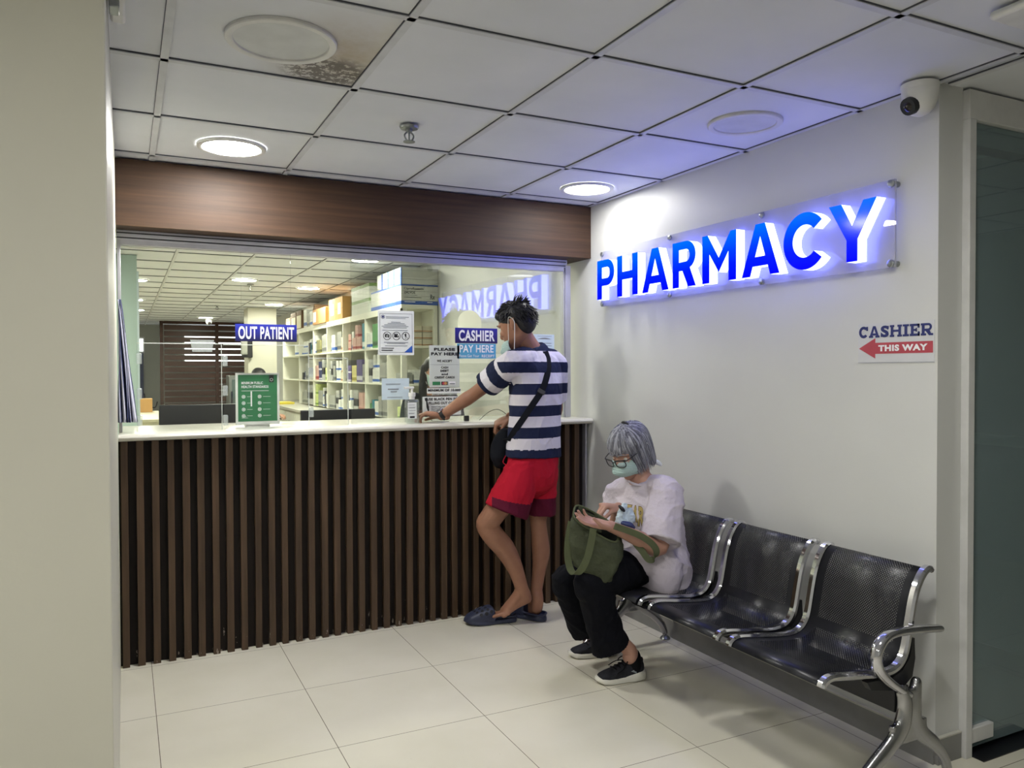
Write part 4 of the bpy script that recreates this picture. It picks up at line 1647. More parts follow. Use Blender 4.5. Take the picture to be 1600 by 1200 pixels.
# hair: short, dark, swept up at the crown
hm = MB()
hm.sphere(hd.p(0, .048, -.018), .084, .082, .104, axes=(hd.R, hd.U, hd.F), n=24, m=16)
hm.sphere(hd.p(0, .004, -.060), .068, .074, .058, axes=(hd.R, hd.U, hd.F), n=24, m=16)
hm.loft([hd.p(-.05, .075, .055), hd.p(0, .088, .068), hd.p(.05, .075, .055)], [.026, .030, .026], n=12, sub=3)
cap = skin_obj('hair', hm, 'black hair', man, .005, 2)
tm = MB()
random.seed(3)
for k in range(980):
    th = random.uniform(0, 2 * pi)
    ph = random.uniform(-.8, 1.0)
    ctr = V((0, .045, -.02))
    sx, sy, sz = cos(th) * sqrt(max(0, 1 - ph * ph)), ph, sin(th) * sqrt(max(0, 1 - ph * ph))
    if sz > .45 and sy < .42:
        continue
    if sy < .05 and sz > -.3:
        continue
    if sy < -.2:
        sx *= .9
    p = ctr + V((sx * .082, sy * .078, sz * .098))
    nrm = V((sx, sy, sz)).normalized()
    flow = V((sx * .3, -.9 if sy < .6 else -.05, .75 if sz > -.2 else -.5)) + V((random.uniform(-.3, .3), random.uniform(-.2, .25), random.uniform(-.3, .3)))
    top = sy > .75 and sz < .2
    ln = random.uniform(.03, .05)
    lift = random.uniform(.2, .42) if top else random.uniform(.05, .2)
    q = p + (flow.normalized() * .8 + nrm * lift) * ln
    mid = p + (flow.normalized() * .35 + nrm * lift * .9) * ln
    strand(tm, [hd.p(*(p - nrm * .006)), hd.p(*mid), hd.p(*q)], .0042)
tm.build('hair_tufts', 'black hair', cap, smooth=60)

# striped tee
S = MB()
S.loft([at(833, 713, 4.33), at(834, 690, 4.33), at(836, 650, 4.33), at(837.5, 610, 4.33), at(837, 580, 4.33), at(836, 564, 4.33), at(834, 552, 4.33), at(831, 545, 4.325)],
       [(.176, .128), (.172, .124), (.166, .116), (.170, .118), (.176, .108), (.158, .09), (.100, .072), (.072, .064)], ref=LM, n=28, sub=4, caps=(0, 0))
cuff = lsh.lerp(lel, .68)
S.loft([at(822, 561, 4.26), lsh + Up * .004, lsh.lerp(lel, .35), cuff], [.066, .073, .076, .074], n=18, sub=4, caps=(1, 0))
rc = rsh.lerp(rel, .72)
S.loft([at(852, 561, 4.40), rsh + Up * .004, rsh.lerp(rel, .35), rc], [.066, .072, .074, .072], n=18, sub=4, caps=(1, 0))
dirL = (cuff - lsh).normalized()


def stripes(co):
    """white and navy hoops: level round the trunk, square to the arm on the sleeves"""
    t = (co - lsh).dot(dirL)
    ax = (co - lsh - dirL * t).length
    zt = at(836, 716, 4.33).z
    per = .1182
    if t > .030 and ax < .10 and (co - lsh).dot(LM) > -.01:
        q = ((cuff - lsh).length + .006 - t) / per
        return .25 if (q % 1) < .30 or .62 < (q % 1) < .0 else (.75 if .30 <= (q % 1) < .72 else .25)
    q = (co.z - zt) / per
    return .25 if (q % 1) < .5 else .75


tee_ = skin_obj('striped_shirt', S, 'striped cotton', man, .0042, 3, band=stripes, crease=(.007, (9, 9, 6), 2.0))
tt = tree_of(tee_)
MB().tube([hd.c + v for v in []] or [at(831 + 17 * cos(a_) * 1.0, 541 + 4.5 * sin(a_) - 1.5 * cos(a_), 4.325 - .055 * sin(a_)) for a_ in [2 * pi * k / 20 for k in range(21)]], .007, n=8).build('collar', 'navy top', tee_)

# shorts with maroon hem bands
K = MB()
K.loft([at(834, 700, 4.33), at(833, 718, 4.33), at(831, 740, 4.33)], [(.148, .108), (.156, .118), (.160, .128)], ref=LM, n=26, sub=4, caps=(1, 1))
K.loft([at(818, 731, 4.28), at(806, 762, 4.25), at(791, 799, 4.23)], [(.092, .108), (.108, .112), (.120, .108)], ref=Rr, n=24, sub=4, caps=(1, 0))
K.loft([at(850, 732, 4.42), at(848, 765, 4.42), at(847, 803, 4.42)], [(.080, .105), (.078, .100), (.080, .098)], ref=Rr, n=24, sub=4, caps=(1, 0))
kl0, kl1 = at(818, 722, 4.27), at(791, 801, 4.23)


def shortband(co):
    zz = co.z
    across = (co - kl1).dot(Rr)          # from the front of the thigh backwards
    near = (co - kl1).dot(Ff) < .09 and across < .130
    if near:
        edge = kl1.z + .078 - across * .217
        return .75 if zz < edge and across > -.076 else .25
    return .75 if zz < at(848, 775, 4.42).z else .25


sh = skin_obj('shorts', K, 'red shorts', man, .0042, 3, band=shortband, crease=(.008, (8, 8, 6), 7.0))
MB().tube([at(790, 712, 4.215), at(786, 722, 4.19), at(792, 727, 4.165)], .0022, n=6, sub=4).build('pocket_edge', 'red shorts', sh)

# clogs
def clog(heel, toe, across, label):
    heel, toe = V(heel), V(toe)
    a = (toe - heel).normalized()
    L_ = (toe - heel).length
    b = V(across).normalized()
    o = thing_part = MB()
    sole = section((heel, a, b), [(0, 0, .012, 0, .030), (.012, 0, .030, 0, .034), (.04, 0, .039, 0, .034), (L_ * .4, 0, .042, .0, .030), (L_ * .62, 0, .052, 0, .030), (L_ * .8, 0, .054, .002, .030), (L_ * .93, 0, .042, .010, .032), (L_, 0, .012, .020, .032)], 22, .25)
    o.rings(sole)
    up_ = section((heel, a, b), [(L_ * .46, 0, .046, .018, .090), (L_ * .50, 0, .050, .018, .102), (L_ * .62, 0, .053, .018, .095), (L_ * .78, 0, .053, .018, .076), (L_ * .92, 0, .042, .018, .054), (L_ * .985, 0, .020, .022, .036)], 22, .25)
    o.rings(up_)
    rim = []
    for th in range(0, 181, 12):
        x = cos(radians(th)) * .040
        y = -sin(radians(th)) * .028 + .034
        rim.append(heel + a * y + b * x + Up * .040)
    o.loft([heel + a * (L_ * .46) + b * .041 + Up * .042] + rim + [heel + a * (L_ * .46) - b * .041 + Up * .042], [.0065] * (len(rim) + 2), n=8, sub=2)
    ob = skin_obj('clog', o, 'clog rubber', man, .004, 2)
    ob['label'] = label
    tr_ = tree_of(ob)
    for t_, s_, r_ in [(.60, .6, .006), (.70, .55, .0065), (.79, .46, .006), (.60, -.6, .006), (.70, -.55, .0065), (.79, -.46, .006), (.62, .25, .006), (.62, -.25, .006), (.71, 0, .006), (.80, 0, .0055), (.54, .8, .007), (.64, .9, .0075), (.74, .9, .007)]:
        src = heel + a * (L_ * t_) + b * (s_ * .052 * 1.5) + Up * .14
        dst = heel + a * (L_ * t_) + b * (s_ * .045) + Up * .035
        hit = tr_.ray_cast(src, (dst - src).normalized())
        if hit[0] is not None:
            MB().cyl(hit[0] - hit[1] * .004, hit[0] + hit[1] * .0012, r_ * 1.35, n=12).build('vent_hole', 'clog hole', ob)
    return ob


clog(at(806, 963, 4.40) * 1 - Up * at(806, 963, 4.40).z, V((-.905, -.125, 0)), (.0, -1, 0), 'navy rubber clog, heel of the foot lifted out')
clog(V((-.475, -.275, 0)), V((-.60, -.045, 0)), (-.87, -.48, 0), 'navy rubber clog flat on the floor')

# watch
wd = (lel - lwr).normalized()
wa, wb = frame(wd)
wt_ = MB()
rr_ = [lwr + wd * .012 + (wa * cos(2 * pi * k / 24) * .0305 + wb * sin(2 * pi * k / 24) * .0305) for k in range(25)]
wt_.tube(rr_, 0, ref=wd, flat=(.022, .004))
wo = wt_.build('wrist_watch', 'black plastic', man, smooth=60)
wn = (V((0, 0, .8)) - Rr * .35 - Ff * .35)
wn = (wn - wd * wn.dot(wd)).normalized()
MB().lathe(lwr + wd * .012 + wn * .030, [(.001, 0), (.020, 0), (.021, .003), (.019, .009), (.001, .010)], axis=wn).build('watch_case', 'chrome', wo)

# sling bag and its strap over the shirt
bagc = at(781, 697, 4.29)
g = MB()
g.loft([at(789, 680, 4.36), at(786, 688, 4.35), at(783, 700, 4.34), at(781, 713, 4.33), at(781, 720, 4.33)], [(.040, .05), (.052, .065), (.058, .070), (.054, .066), (.042, .05)], ref=-Rr + Ff * .2, n=20, sub=4)
sb = skin_obj('sling_bag', g, 'bag nylon', None, .005, 3)
tag(sb, 'small black sling bag hanging at the front hip of the standing man', 'bag')
spx = [(852, 549), (856, 560), (857, 572), (855, 586), (851, 600), (846, 612), (838, 624), (829, 637), (819, 652), (810, 665), (802, 677), (796, 688)]
sp_ = []
for u, v in spx:
    dv = (at(u, v, 1) - CAM).normalized()
    h_ = tt.ray_cast(CAM, dv)
    q = h_[0] - dv * .006 if h_[0] is not None else at(u, v, 4.25)
    sp_.append(q)
sp_.append(at(789, 690, 4.27))
s_ = MB().tube(sp_, 0, ref=(Rr * .75 + Up * -.1 - Up * .55), flat=(.034, .004), sub=1)
so = s_.build('strap', 'strap nylon', sb, smooth=60)
i = 5
dv = (sp_[6] - sp_[4]).normalized()
MB().obox(sp_[5] - (sp_[5] - CAM).normalized() * .004, dv, dv.cross(CF).normalized(), CF, .012, .021, .004).build('strap_buckle', 'black plastic', sb, bevel=.002)
MB().tube([at(795, 684, 4.24), at(793, 690, 4.235), at(796, 694, 4.24)], .003, n=8).build('ring', 'chrome', sb)

# ---------------------------------------------------------------- the woman on the bench
lady = thing('person', 'gray-haired woman with glasses and a mask sitting on the bench with a tote bag', 'person', (-.45, -1.1, 0))
B = MB()
hw = Head(at(984, 703, 3.66), -Rr * .66 - Ff * .55 - Up * .50, k=.98)
hw.add(B)
FW = V((-.95, -.31, 0)).normalized()
LW = V((.31, -.95, 0)).normalized()
B.loft([at(1006, 764, 3.70), at(1001, 748, 3.69), at(996, 728, 3.69), at(992, 712, 3.68)], [(.070, .06), (.052, .052), (.050, .052), (.05, .055)], n=18, sub=4)
B.loft([at(1018, 885, 3.74), at(1014, 860, 3.72), at(1012, 825, 3.71), at(1010, 790, 3.70), at(1006, 766, 3.69), at(1003, 754, 3.69)], [(.12, .09), (.14, .11), (.145, .11), (.15, .10), (.145, .075), (.07, .055)], ref=LW, n=24, sub=4)
wls, wle, wlw = at(1041, 772, 3.57), at(1030, 856, 3.46), at(953, 822, 3.40)
B.loft([at(1024, 766, 3.62), wls, wls.lerp(wle, .5), wle, wle.lerp(wlw, .3), wle.lerp(wlw, .75), wlw], [.05, .050, .043, .038, .038, .028, .0245], n=16, sub=4)
tl = hand(B, wlw, at(906, 812, 3.38) - wlw, Up * .92 - Ff * .38, -1, .92, curl=((6, 16, 12), (8, 20, 14), (10, 22, 16), (14, 26, 18)), thumb=(22, 25, 10), spread=.015)
wrs, wre, wrw = at(967, 775, 3.83), at(958, 846, 3.82), at(966, 793, 3.60)
B.loft([at(985, 768, 3.76), wrs, wrs.lerp(wre, .5), wre, wre.lerp(wrw, .35), wrw], [.05, .050, .043, .038, .036, .0245], n=16, sub=4)
tr2 = hand(B, wrw, -Rr * .78 - Ff * .35 + Up * .16, -Up - Rr * .1, 1, .92, curl=((60, 24, 12), (64, 24, 12), (68, 30, 16), (74, 34, 18)), thumb=(18, 45, 30), spread=.02)
# legs
nh, nk, na = at(1015, 886, 3.60), at(921, 905, 3.45), at(984, 1016, 3.545)
fh, fk, fa = at(1000, 885, 3.80), at(884, 906, 3.63), at(945, 995, 3.80)
for h_, k_, a_ in ((nh, nk, na), (fh, fk, fa)):
    B.loft([h_, h_.lerp(k_, .5), k_, k_.lerp(a_, .35) - Rr * .02, k_.lerp(a_, .75) - Rr * .035, a_, a_ - Up * .03], [.05, .058, .054, .05, .037, .033, .034], n=18, sub=4)
bodyw = skin_obj('body', B, 'skin woman', lady, .0042, 2)
nails(tl, bodyw)
nails(tr2[:2], bodyw)
hw.eyes(lady, down=.005)
hw.mask(lady, 'mask blue', ym=-.004)

# spectacles
gm = MB()
for sx in (-1, 1):
    ring = [hw.p(sx * .034 + .026 * (abs(cos(a_)) ** .7) * (1 if cos(a_) > 0 else -1), .002 + .0195 * (abs(sin(a_)) ** .75) * (1 if sin(a_) > 0 else -1), .121 - .012 * ((sx * .034 + .026 * cos(a_)) / .06) ** 2) for a_ in [2 * pi * k / 28 for k in range(29)]]
    gm.tube(ring, .0024, n=8)
    top = [hw.p(sx * x, .019 + .002 * sin((x - .008) / .052 * pi), .1225 - .012 * (x / .06) ** 2) for x in (.008, .02, .034, .048, .061)]
    gm.tube(top, .0030, n=8)
    gm.tube([hw.p(sx * .061, .016, .110), hw.p(sx * .073, .016, .090), hw.p(sx * .080, .014, .03), hw.p(sx * .080, .010, -.02)], .0022, n=8, sub=3)
gm.tube([hw.p(-.009, .010, .122), hw.p(0, .013, .125), hw.p(.009, .010, .122)], .0024, n=8, sub=3)
gl = gm.build('eyeglasses', 'black plastic', lady, smooth=60)
for sx in (-1, 1):
    vs = [hw.p(sx * .034 + .025 * (abs(cos(a_)) ** .7) * (1 if cos(a_) > 0 else -1), .002 + .0185 * (abs(sin(a_)) ** .75) * (1 if sin(a_) > 0 else -1), .121 - .012 * ((sx * .034 + .026 * cos(a_)) / .06) ** 2) for a_ in [2 * pi * k / 24 for k in range(24)]]
    MB().add(vs, [tuple(range(24))]).build('lens', 'lens', gl, smooth=0)

# gray bob
hm = MB()
MB().loft([at(1018, 724, 3.72), at(1026, 722, 3.71), at(1032, 726, 3.71)], [.010, .012, .008], n=10, sub=3).build('tie_knot', 'paper', lady, smooth=180)
hm.sphere(hw.p(0, .040, -.014), .086, .084, .106, axes=(hw.R, hw.U, hw.F), n=24, m=16)
hm.sphere(hw.p(0, -.010, -.045), .080, .088, .074, axes=(hw.R, hw.U, hw.F), n=24, m=16)
cap = skin_obj('hair', hm, 'gray hair', lady, .005, 2)
sm_ = MB()
random.seed(11)
for k in range(620):
    ph = random.uniform(-pi, pi)            # 0 = towards the face
    j = lambda q: random.uniform(-q, q)
    part = random.uniform(-.02, .03)
    front = abs(ph) < .72
    cx, cz = sin(ph), cos(ph)
    rx, ry, rz = .088, .086, .108
    r0 = random.uniform(0, .7)
    pts = []
    e_end = random.uniform(.018, .05) if front else (random.uniform(-.110, -.070) if abs(ph) < 1.5 else random.uniform(-.115, -.085))
    for q in (0.0, .25, .5, .75, 1.0):
        th = (r0 + (pi / 2 - r0) * min(1, q / .6)) if r0 < pi / 2 else pi / 2
        x, y, z = rx * sin(th) * cx, .040 + ry * cos(th), -.014 + rz * sin(th) * cz
        if q > .6:
            y = .040 + (e_end - .040) * (q - .6) / .4
            kk = 1.0 - .10 * ((q - .6) / .4) ** 2 * (0 if front else 1)
            x *= kk
            z *= kk
            if not front and abs(ph) < 1.25:
                z -= .012 * (q - .6) / .4
        pts.append(hw.p(x + j(.004), y + j(.003), z + j(.004)))
    strand(sm_, pts, random.uniform(.0035, .0062), 5)
sm_.build('hair_locks', 'gray hair', cap, smooth=60)
MB().loft([hw.p(-.02, .128, -.03), hw.p(0, .134, -.035), hw.p(.02, .128, -.04)], [.006, .008, .006], n=10, sub=3).build('hair_clip', 'black plastic', cap, smooth=180)

# lavender tee
S = MB()
S.loft([at(1018, 908, 3.73), at(1018, 890, 3.73), at(1014, 860, 3.72), at(1012, 825, 3.71), at(1010, 795, 3.70), at(1008, 774, 3.695), at(1004, 760, 3.69), at(1001, 752, 3.69)],
       [(.198, .150), (.200, .156), (.190, .152), (.176, .140), (.174, .126), (.164, .104), (.108, .078), (.070, .062)], ref=LW, n=28, sub=4, caps=(0, 0))
wc = wls.lerp(wle, .90)
S.loft([at(1026, 764, 3.64), wls + Up * .004, wls.lerp(wle, .4), wc], [.066, .076, .086, .094], n=20, sub=4, caps=(1, 0))
wc2 = wrs.lerp(wre, .72)
S.loft([at(985, 766, 3.75), wrs + Up * .004, wrs.lerp(wre, .4), wc2], [.066, .070, .072, .072], n=20, sub=4, caps=(1, 0))
# the loose hem hanging over the seat
S.loft([at(1030, 880, 3.72), at(1034, 905, 3.70), at(1032, 926, 3.66)], [(.110, .120), (.105, .105), (.075, .06)], ref=Rr, n=22, sub=4, caps=(1, 0))
S.loft([at(1018, 862, 3.60), at(1034, 888, 3.585), at(1036, 908, 3.58), at(1034, 924, 3.59)], [(.10, .10), (.096, .10), (.084, .088), (.066, .07)], ref=Rr, n=22, sub=4, caps=(1, 0))
S.loft([at(1040, 855, 3.65), at(1046, 885, 3.64), at(1044, 908, 3.635), at(1038, 922, 3.63)], [.085, .098, .085, .06], n=20, sub=4)
S.loft([at(985, 872, 3.56), at(1010, 874, 3.56), at(1035, 884, 3.58)], [.05, .075, .08], n=18, sub=4)
# soft folds across the belly
for (a_, b_, c_) in (((985, 872, 3.55), (1018, 868, 3.53), (1052, 856, 3.58)), ((990, 888, 3.55), (1020, 888, 3.53), (1054, 876, 3.58)), ((1010, 905, 3.57), (1035, 908, 3.56), (1052, 896, 3.60))):
    S.loft([at(*a_), at(*b_), at(*c_)], [.010, .016, .010], n=10, sub=4)
tw = skin_obj('tee_shirt', S, 'lavender tee', lady, .0045, 4, crease=(.009, (5, 5, 8), 4.0))
ttw = tree_of(tw)
MB().tube([at(1001 + 22 * cos(a_), 750 + 8.5 * sin(a_) + 3 * cos(a_), 3.69 - .066 * sin(a_)) for a_ in [2 * pi * k / 22 for k in range(23)]], .006, n=8).build('collar', 'lavender tee', tw)


def drape(tree, pts2, o, ux, uy, d, lift=.0025):
    out = []
    for x, y in pts2:
        src = V(o) + V(ux) * x + V(uy) * y - V(d) * .25
        h_ = tree.ray_cast(src, V(d).normalized())
        out.append(h_[0] - V(d).normalized() * lift if h_[0] is not None else V(o) + V(ux) * x + V(uy) * y)
    return out


# arched outline letters printed across the chest
pd = -FW * .93 + LW * -.25
pd = (pd + Up * .0).normalized()
px_ = pd.cross(Up).normalized()
if px_.dot(Rr) < 0:
    px_ = -px_
po = at(984, 800, 3.60)
pm, pm2 = MB(), MB()
for i, ch in enumerate('KZAR'):
    vs, fs, (a, b, c, d_) = text2d(ch, .03)
    vb, fb, (a2, b2, c2, d2) = text2d(ch, .075)
    w_ = .034
    x0 = -.062 + i * .0335
    for (V_, F_, (aa, bb_, cc, dd), g_, tgt, lf) in ((vb, fb, (a2, b2, c2, d2), .0025, pm2, .002), (vs, fs, (a, b, c, d_), 0, pm, .003)):
        P2 = []
        for v in V_:
            x = x0 - g_ + (v[0] - aa) / (bb_ - aa) * (.031 + 2 * g_)
            hgt = .062 + .025 * abs(i - 1.5) / 1.5
            y = .028 - g_ - hgt + (v[1] - cc) / (dd - cc) * (hgt + 2 * g_) - .9 * (x) ** 2
            P2.append((x, y))
        tgt.add(drape(ttw, P2, po, px_, Up, pd, lf), F_)
pm2.build('print_outline', 'brown line', tw, smooth=0)
pm.build('print', 'gold print', tw, smooth=0)

# black trousers
K = MB()
K.loft([at(1020, 905, 3.73), at(1018, 885, 3.73), at(1016, 868, 3.73)], [(.175, .14), (.178, .145), (.16, .13)], ref=LW, n=24, sub=3)
nh2, fh2 = at(1012, 884, 3.60), at(1000, 884, 3.80)
nhem, fhem = at(955, 1012, 3.50), at(918, 986, 3.71)
K.loft([nh2 + Ff * .05, nh2.lerp(nk, .5), nk + Rr * .012 - Up * .008, nk.lerp(nhem, .22) + Rr * .01, nk.lerp(nhem, .6), nhem], [(.092, .092), (.090, .088), (.080, .080), (.076, .078), (.078, .074), (.088, .074)], n=22, sub=5, caps=(1, 0))
K.loft([fh2 + Rr * .05, fh2.lerp(fk, .5), fk + Rr * .010 - Up * .006, fk.lerp(fhem, .22) + Rr * .005, fk.lerp(fhem, .6), fhem], [(.092, .092), (.088, .085), (.076, .078), (.072, .074), (.074, .070), (.078, .066)], n=22, sub=5, caps=(1, 0))
skin_obj('trousers', K, 'black trousers', lady, .0048, 3, crease=(.008, (8, 8, 6), 1.0))


def sneaker(heel, toe, label):
    heel, toe = V(heel), V(toe)
    a = (toe - heel).normalized()
    b = a.cross(Up)
    L_ = (toe - heel).length
    o = (heel, a, b)
    so = MB()
    so.rings(section(o, [(-.006, 0, .012, .010, .042), (.006, 0, .031, .003, .052), (.05, 0, .040, 0, .049), (L_ * .45, 0, .038, .0, .036), (L_ * .70, 0, .047, 0, .032), (L_ * .88, 0, .044, .003, .032), (L_ * .97, 0, .028, .010, .033), (L_ + .004, 0, .010, .016, .032)], 22, .22))
    ob = MB()
    ob.rings(section(o, [(.004, 0, .014, .020, .075), (.016, 0, .026, .020, .086), (.05, 0, .034, .020, .086), (L_ * .33, 0, .034, .020, .092), (L_ * .45, 0, .036, .018, .082), (L_ * .62, 0, .041, .016, .064), (L_ * .78, 0, .042, .016, .050), (L_ * .91, 0, .034, .018, .040), (L_ * .975, 0, .016, .020, .032)], 22, .3))
    ob.sphere(heel + a * .012 + Up * .088, .007, .010, .014, axes=(a, b, Up))
    s_ = skin_obj('sneaker', ob, 'shoe mesh', lady, .004, 3)
    s_['label'] = label
    so.build('sole', 'shoe sole', s_, smooth=50, bevel=.002)
    co = MB()
    co.loft([heel + a * .052 + Up * .060, heel + a * .056 + Up * .096, heel + a * .058 + Up * .108], [.038, .039, .038], ref=a, n=20, sub=3)
    skin_obj('sock_collar', co, 'shoe black', s_, .005, 2)
    tr_ = tree_of(s_)
    lc = MB()
    for t_ in (.40, .48, .56, .64):
        row = []
        for q in (-.7, -.35, 0, .35, .7):
            h_ = tr_.ray_cast(heel + a * (L_ * (t_ + .03 * q)) + b * (q * .036) + Up * .2, V((0, 0, -1)))
            if h_[0] is not None:
                row.append(h_[0] + Up * .002)
        if len(row) > 2:
            lc.tube(row, .0028, n=6, sub=2)
    for q in (-1, 1):
        lc.tube([heel + a * (L_ * .38) + Up * .092, heel + a * (L_ * .40) + b * (q * .03) + Up * .100, heel + a * (L_ * .46) + b * (q * .045) + Up * .085, heel + a * (L_ * .5) + b * (q * .03) + Up * .082], .0025, n=6, sub=3)
        lc.tube([heel + a * (L_ * .38) + Up * .092, heel + a * (L_ * .5) + b * (q * .05) + Up * .075, heel + a * (L_ * .66) + b * (q * .055) + Up * .055], .0022, n=6, sub=3)
    lc.build('laces', 'shoe black', s_)
    # side tick
    for q in (-1, 1):
        P2 = []
        for x, z in ((.050, .040), (.078, .052), (.060, .060), (.048, .078), (.056, .060), (.052, .048)):
            src = heel + a * x + b * (q * .2) + Up * z
            h_ = tr_.ray_cast(src, b * -q)
            if h_[0] is not None:
                P2.append(h_[0] + b * (q * .0015))
        if len(P2) == 6:
            MB().add(P2, [tuple(range(6))]).build('side_mark', 'ink gray', s_, smooth=0)


sneaker(V((-.462, -1.185, 0)), V((-.688, -1.135, 0)), 'black sneaker with off-white sole, nearer foot')
sneaker(V((-.405, -.875, 0)), V((-.632, -.800, 0)), 'black sneaker with off-white sole, farther foot')

# ---------------------------------------------------------------- olive tote on her lap
tote = thing('tote_bag', 'olive green canvas tote bag standing open on the seated woman’s lap', 'bag', tuple(at(928, 895, 3.47)))


def tote_ring(l, r, t, n=36, e=.55):
    l, r = at(*l), at(*r)
    c_ = (l + r) / 2
    a_ = (r - l) / 2
    b_ = (a_.normalized().cross(Up)).cross(a_).normalized()
    b_ = a_.normalized().cross(Up).normalized()
    return [c_ + a_ * ((abs(cos(q)) ** e) * (1 if cos(q) > 0 else -1)) + b_ * (t * (abs(sin(q)) ** e) * (1 if sin(q) > 0 else -1)) for q in [2 * pi * k / n for k in range(n)]]


spec = [((918, 893, 3.44), (949, 911, 3.41), .030), ((910, 889, 3.45), (956, 907, 3.41), .045), ((898, 880, 3.46), (963, 893, 3.41), .060), ((892, 864, 3.46), (968, 880, 3.42), .066),
        ((888, 845, 3.46), (973, 866, 3.42), .070), ((889, 826, 3.46), (973, 853, 3.42), .066), ((893, 809, 3.46), (970, 842, 3.42), .060), ((897, 802, 3.47), (966, 834, 3.43), .058)]
R_ = []
for i, (l, r, t_) in enumerate(spec):
    rg = tote_ring(l, r, t_ + .003 * (-1) ** i)
    if i >= 5:
        cc = sum(rg, V()) / 36
        rg = [p + Up * ((p - cc).dot(Ff) * (.28, .45, .55)[i - 5]) for p in rg]
    R_.append(rg)
PP = []
for i in range(len(R_) - 1):
    for q in (0, .5):
        PP.append([a.lerp(b, q) + (a - sum(R_[i], V()) / 36).normalized() * (.0045 * sin(3 * k * .35 + i * 1.7 + q * 4)) for k, (a, b) in enumerate(zip(R_[i], R_[i + 1]))])
PP.append(R_[-1])
tb = MB().rings(PP, cap0=True, cap1=False)
tbo = tb.build('bag_body', 'tote', tote, smooth=180)
so_ = tbo.modifiers.new('thick', 'SOLIDIFY')
so_.thickness = .003
rc_ = sum(R_[-1], V()) / 36
inn = [[rc_ + (p - rc_) * .96 for p in R_[-1]], [rc_ + (p - rc_) * .90 - Up * .05 for p in R_[-1]], [rc_ + (p - rc_) * .8 - Up * .11 for p in R_[-1]]]
MB().rings(inn, cap0=False, cap1=True).build('lining', 'tote inside', tote, smooth=60)
MB().tube(R_[-1] + [R_[-1][0]], .0045, n=8).build('rim_hem', 'tote strap', tote, smooth=180)
MB().tube([at(927, 826, 3.365), at(924, 845, 3.36), at(918, 870, 3.355), at(909, 889, 3.36), at(899, 897, 3.38), at(891, 889, 3.41), at(887, 868, 3.42), at(888, 842, 3.42), at(893, 815, 3.43)], [0] * 9, ref=Rr, flat=(.030, .004), sub=4).build('strap', 'tote strap', tote, smooth=60)
MB().tube([at(960, 822, 3.36), at(978, 828, 3.37), at(1002, 838, 3.375), at(1019, 850, 3.375), at(1026, 862, 3.38), at(1022, 873, 3.39), at(1013, 874, 3.40), at(1004, 862, 3.41), at(992, 848, 3.43)], [0] * 9, ref=Up * .7 + Rr * .5, flat=(.028, .004), sub=4).build('strap', 'tote strap', tote, smooth=60)

pk = MB()
for a_, b_, c_, r_ in (((968, 818, 3.50), (974, 802, 3.52), (976, 790, 3.53), .022), ((978, 822, 3.50), (985, 808, 3.52), (984, 797, 3.53), .020)):
    pk.loft([at(*a_), at(*b_), at(*c_)], [(r_ * 1.2, r_ * .7), (r_ * 1.3, r_ * .8), (r_ * .6, r_ * .4)], n=14, sub=4)
pko = skin_obj('tissue_pack', pk, 'pale blue paper', None, .003, 2, crease=(.008, (45, 45, 45), 3.0))
tag(pko, 'crumpled pale blue packet in front of the woman’s shirt above her forearm', 'packet')
MB().loft([at(968, 791, 3.495), at(972, 795, 3.495), at(975, 798, 3.495)], [.006, .009, .006], n=10).build('dark_patch', 'black plastic', pko)
MB().loft([at(974, 818, 3.475), at(984, 821, 3.475), at(990, 824, 3.48)], [.012, .015, .008], n=10).build('dark_patch', 'navy pack', pko)

# ================================================================== INSIDE THE PHARMACY
def pack_mat(name, base, band, text=.5, pos=(.10, .28)):
    t = NT(name)
    g = t.add('TexCoord').outputs['Generated']
    sp = t.add('SeparateXYZ')
    t.set(sp.inputs[0], g)
    z = sp.outputs[2]
    k = t.math('MULTIPLY', t.math('GREATER_THAN', z, pos[0]), t.math('LESS_THAN', z, pos[1]))
    ln = t.math('GREATER_THAN', t.noise(26, 2, vec=g, stretch=(.4, .4, 2.6)), .56)
    zone = t.math('MULTIPLY', t.math('GREATER_THAN', z, .40), t.math('LESS_THAN', z, .86))
    c = t.mix(t.math('MULTIPLY', t.math('MULTIPLY', ln, zone), text), lin(base), lin((70, 74, 86)))
    c = t.mix(k, c, lin(band))
    MAT[name] = t.done(t.bsdf(c, .45))


pack_mat('white box', (216, 218, 212), (52, 98, 178))
pack_mat('cream box', (212, 206, 184), (170, 120, 70))
pack_mat('gray box', (158, 160, 154), (92, 96, 98), .8)
pack_mat('pink box', (198, 160, 150), (150, 60, 60))
pack_mat('silver box', (176, 178, 176), (40, 42, 46), 1.0, (.3, .62))
pack_mat('violet box', (92, 82, 130), (196, 196, 206))
pack_mat('navy box', (48, 60, 108), (206, 208, 214))
pack_mat('lime box', (196, 208, 134), (110, 140, 60))
pack_mat('yellow box', (216, 208, 140), (150, 140, 60))
pack_mat('teal box', (36, 128, 152), (216, 224, 226), .9)
pack_mat('green box', (60, 132, 66), (36, 84, 44))
pack_mat('olive box', (142, 140, 96), (84, 84, 52))
pack_mat('white pack with green band', (206, 210, 202), (110, 140, 72), .6, (.78, 1.0))
pack_mat('black item', (32, 33, 38), (70, 72, 80))

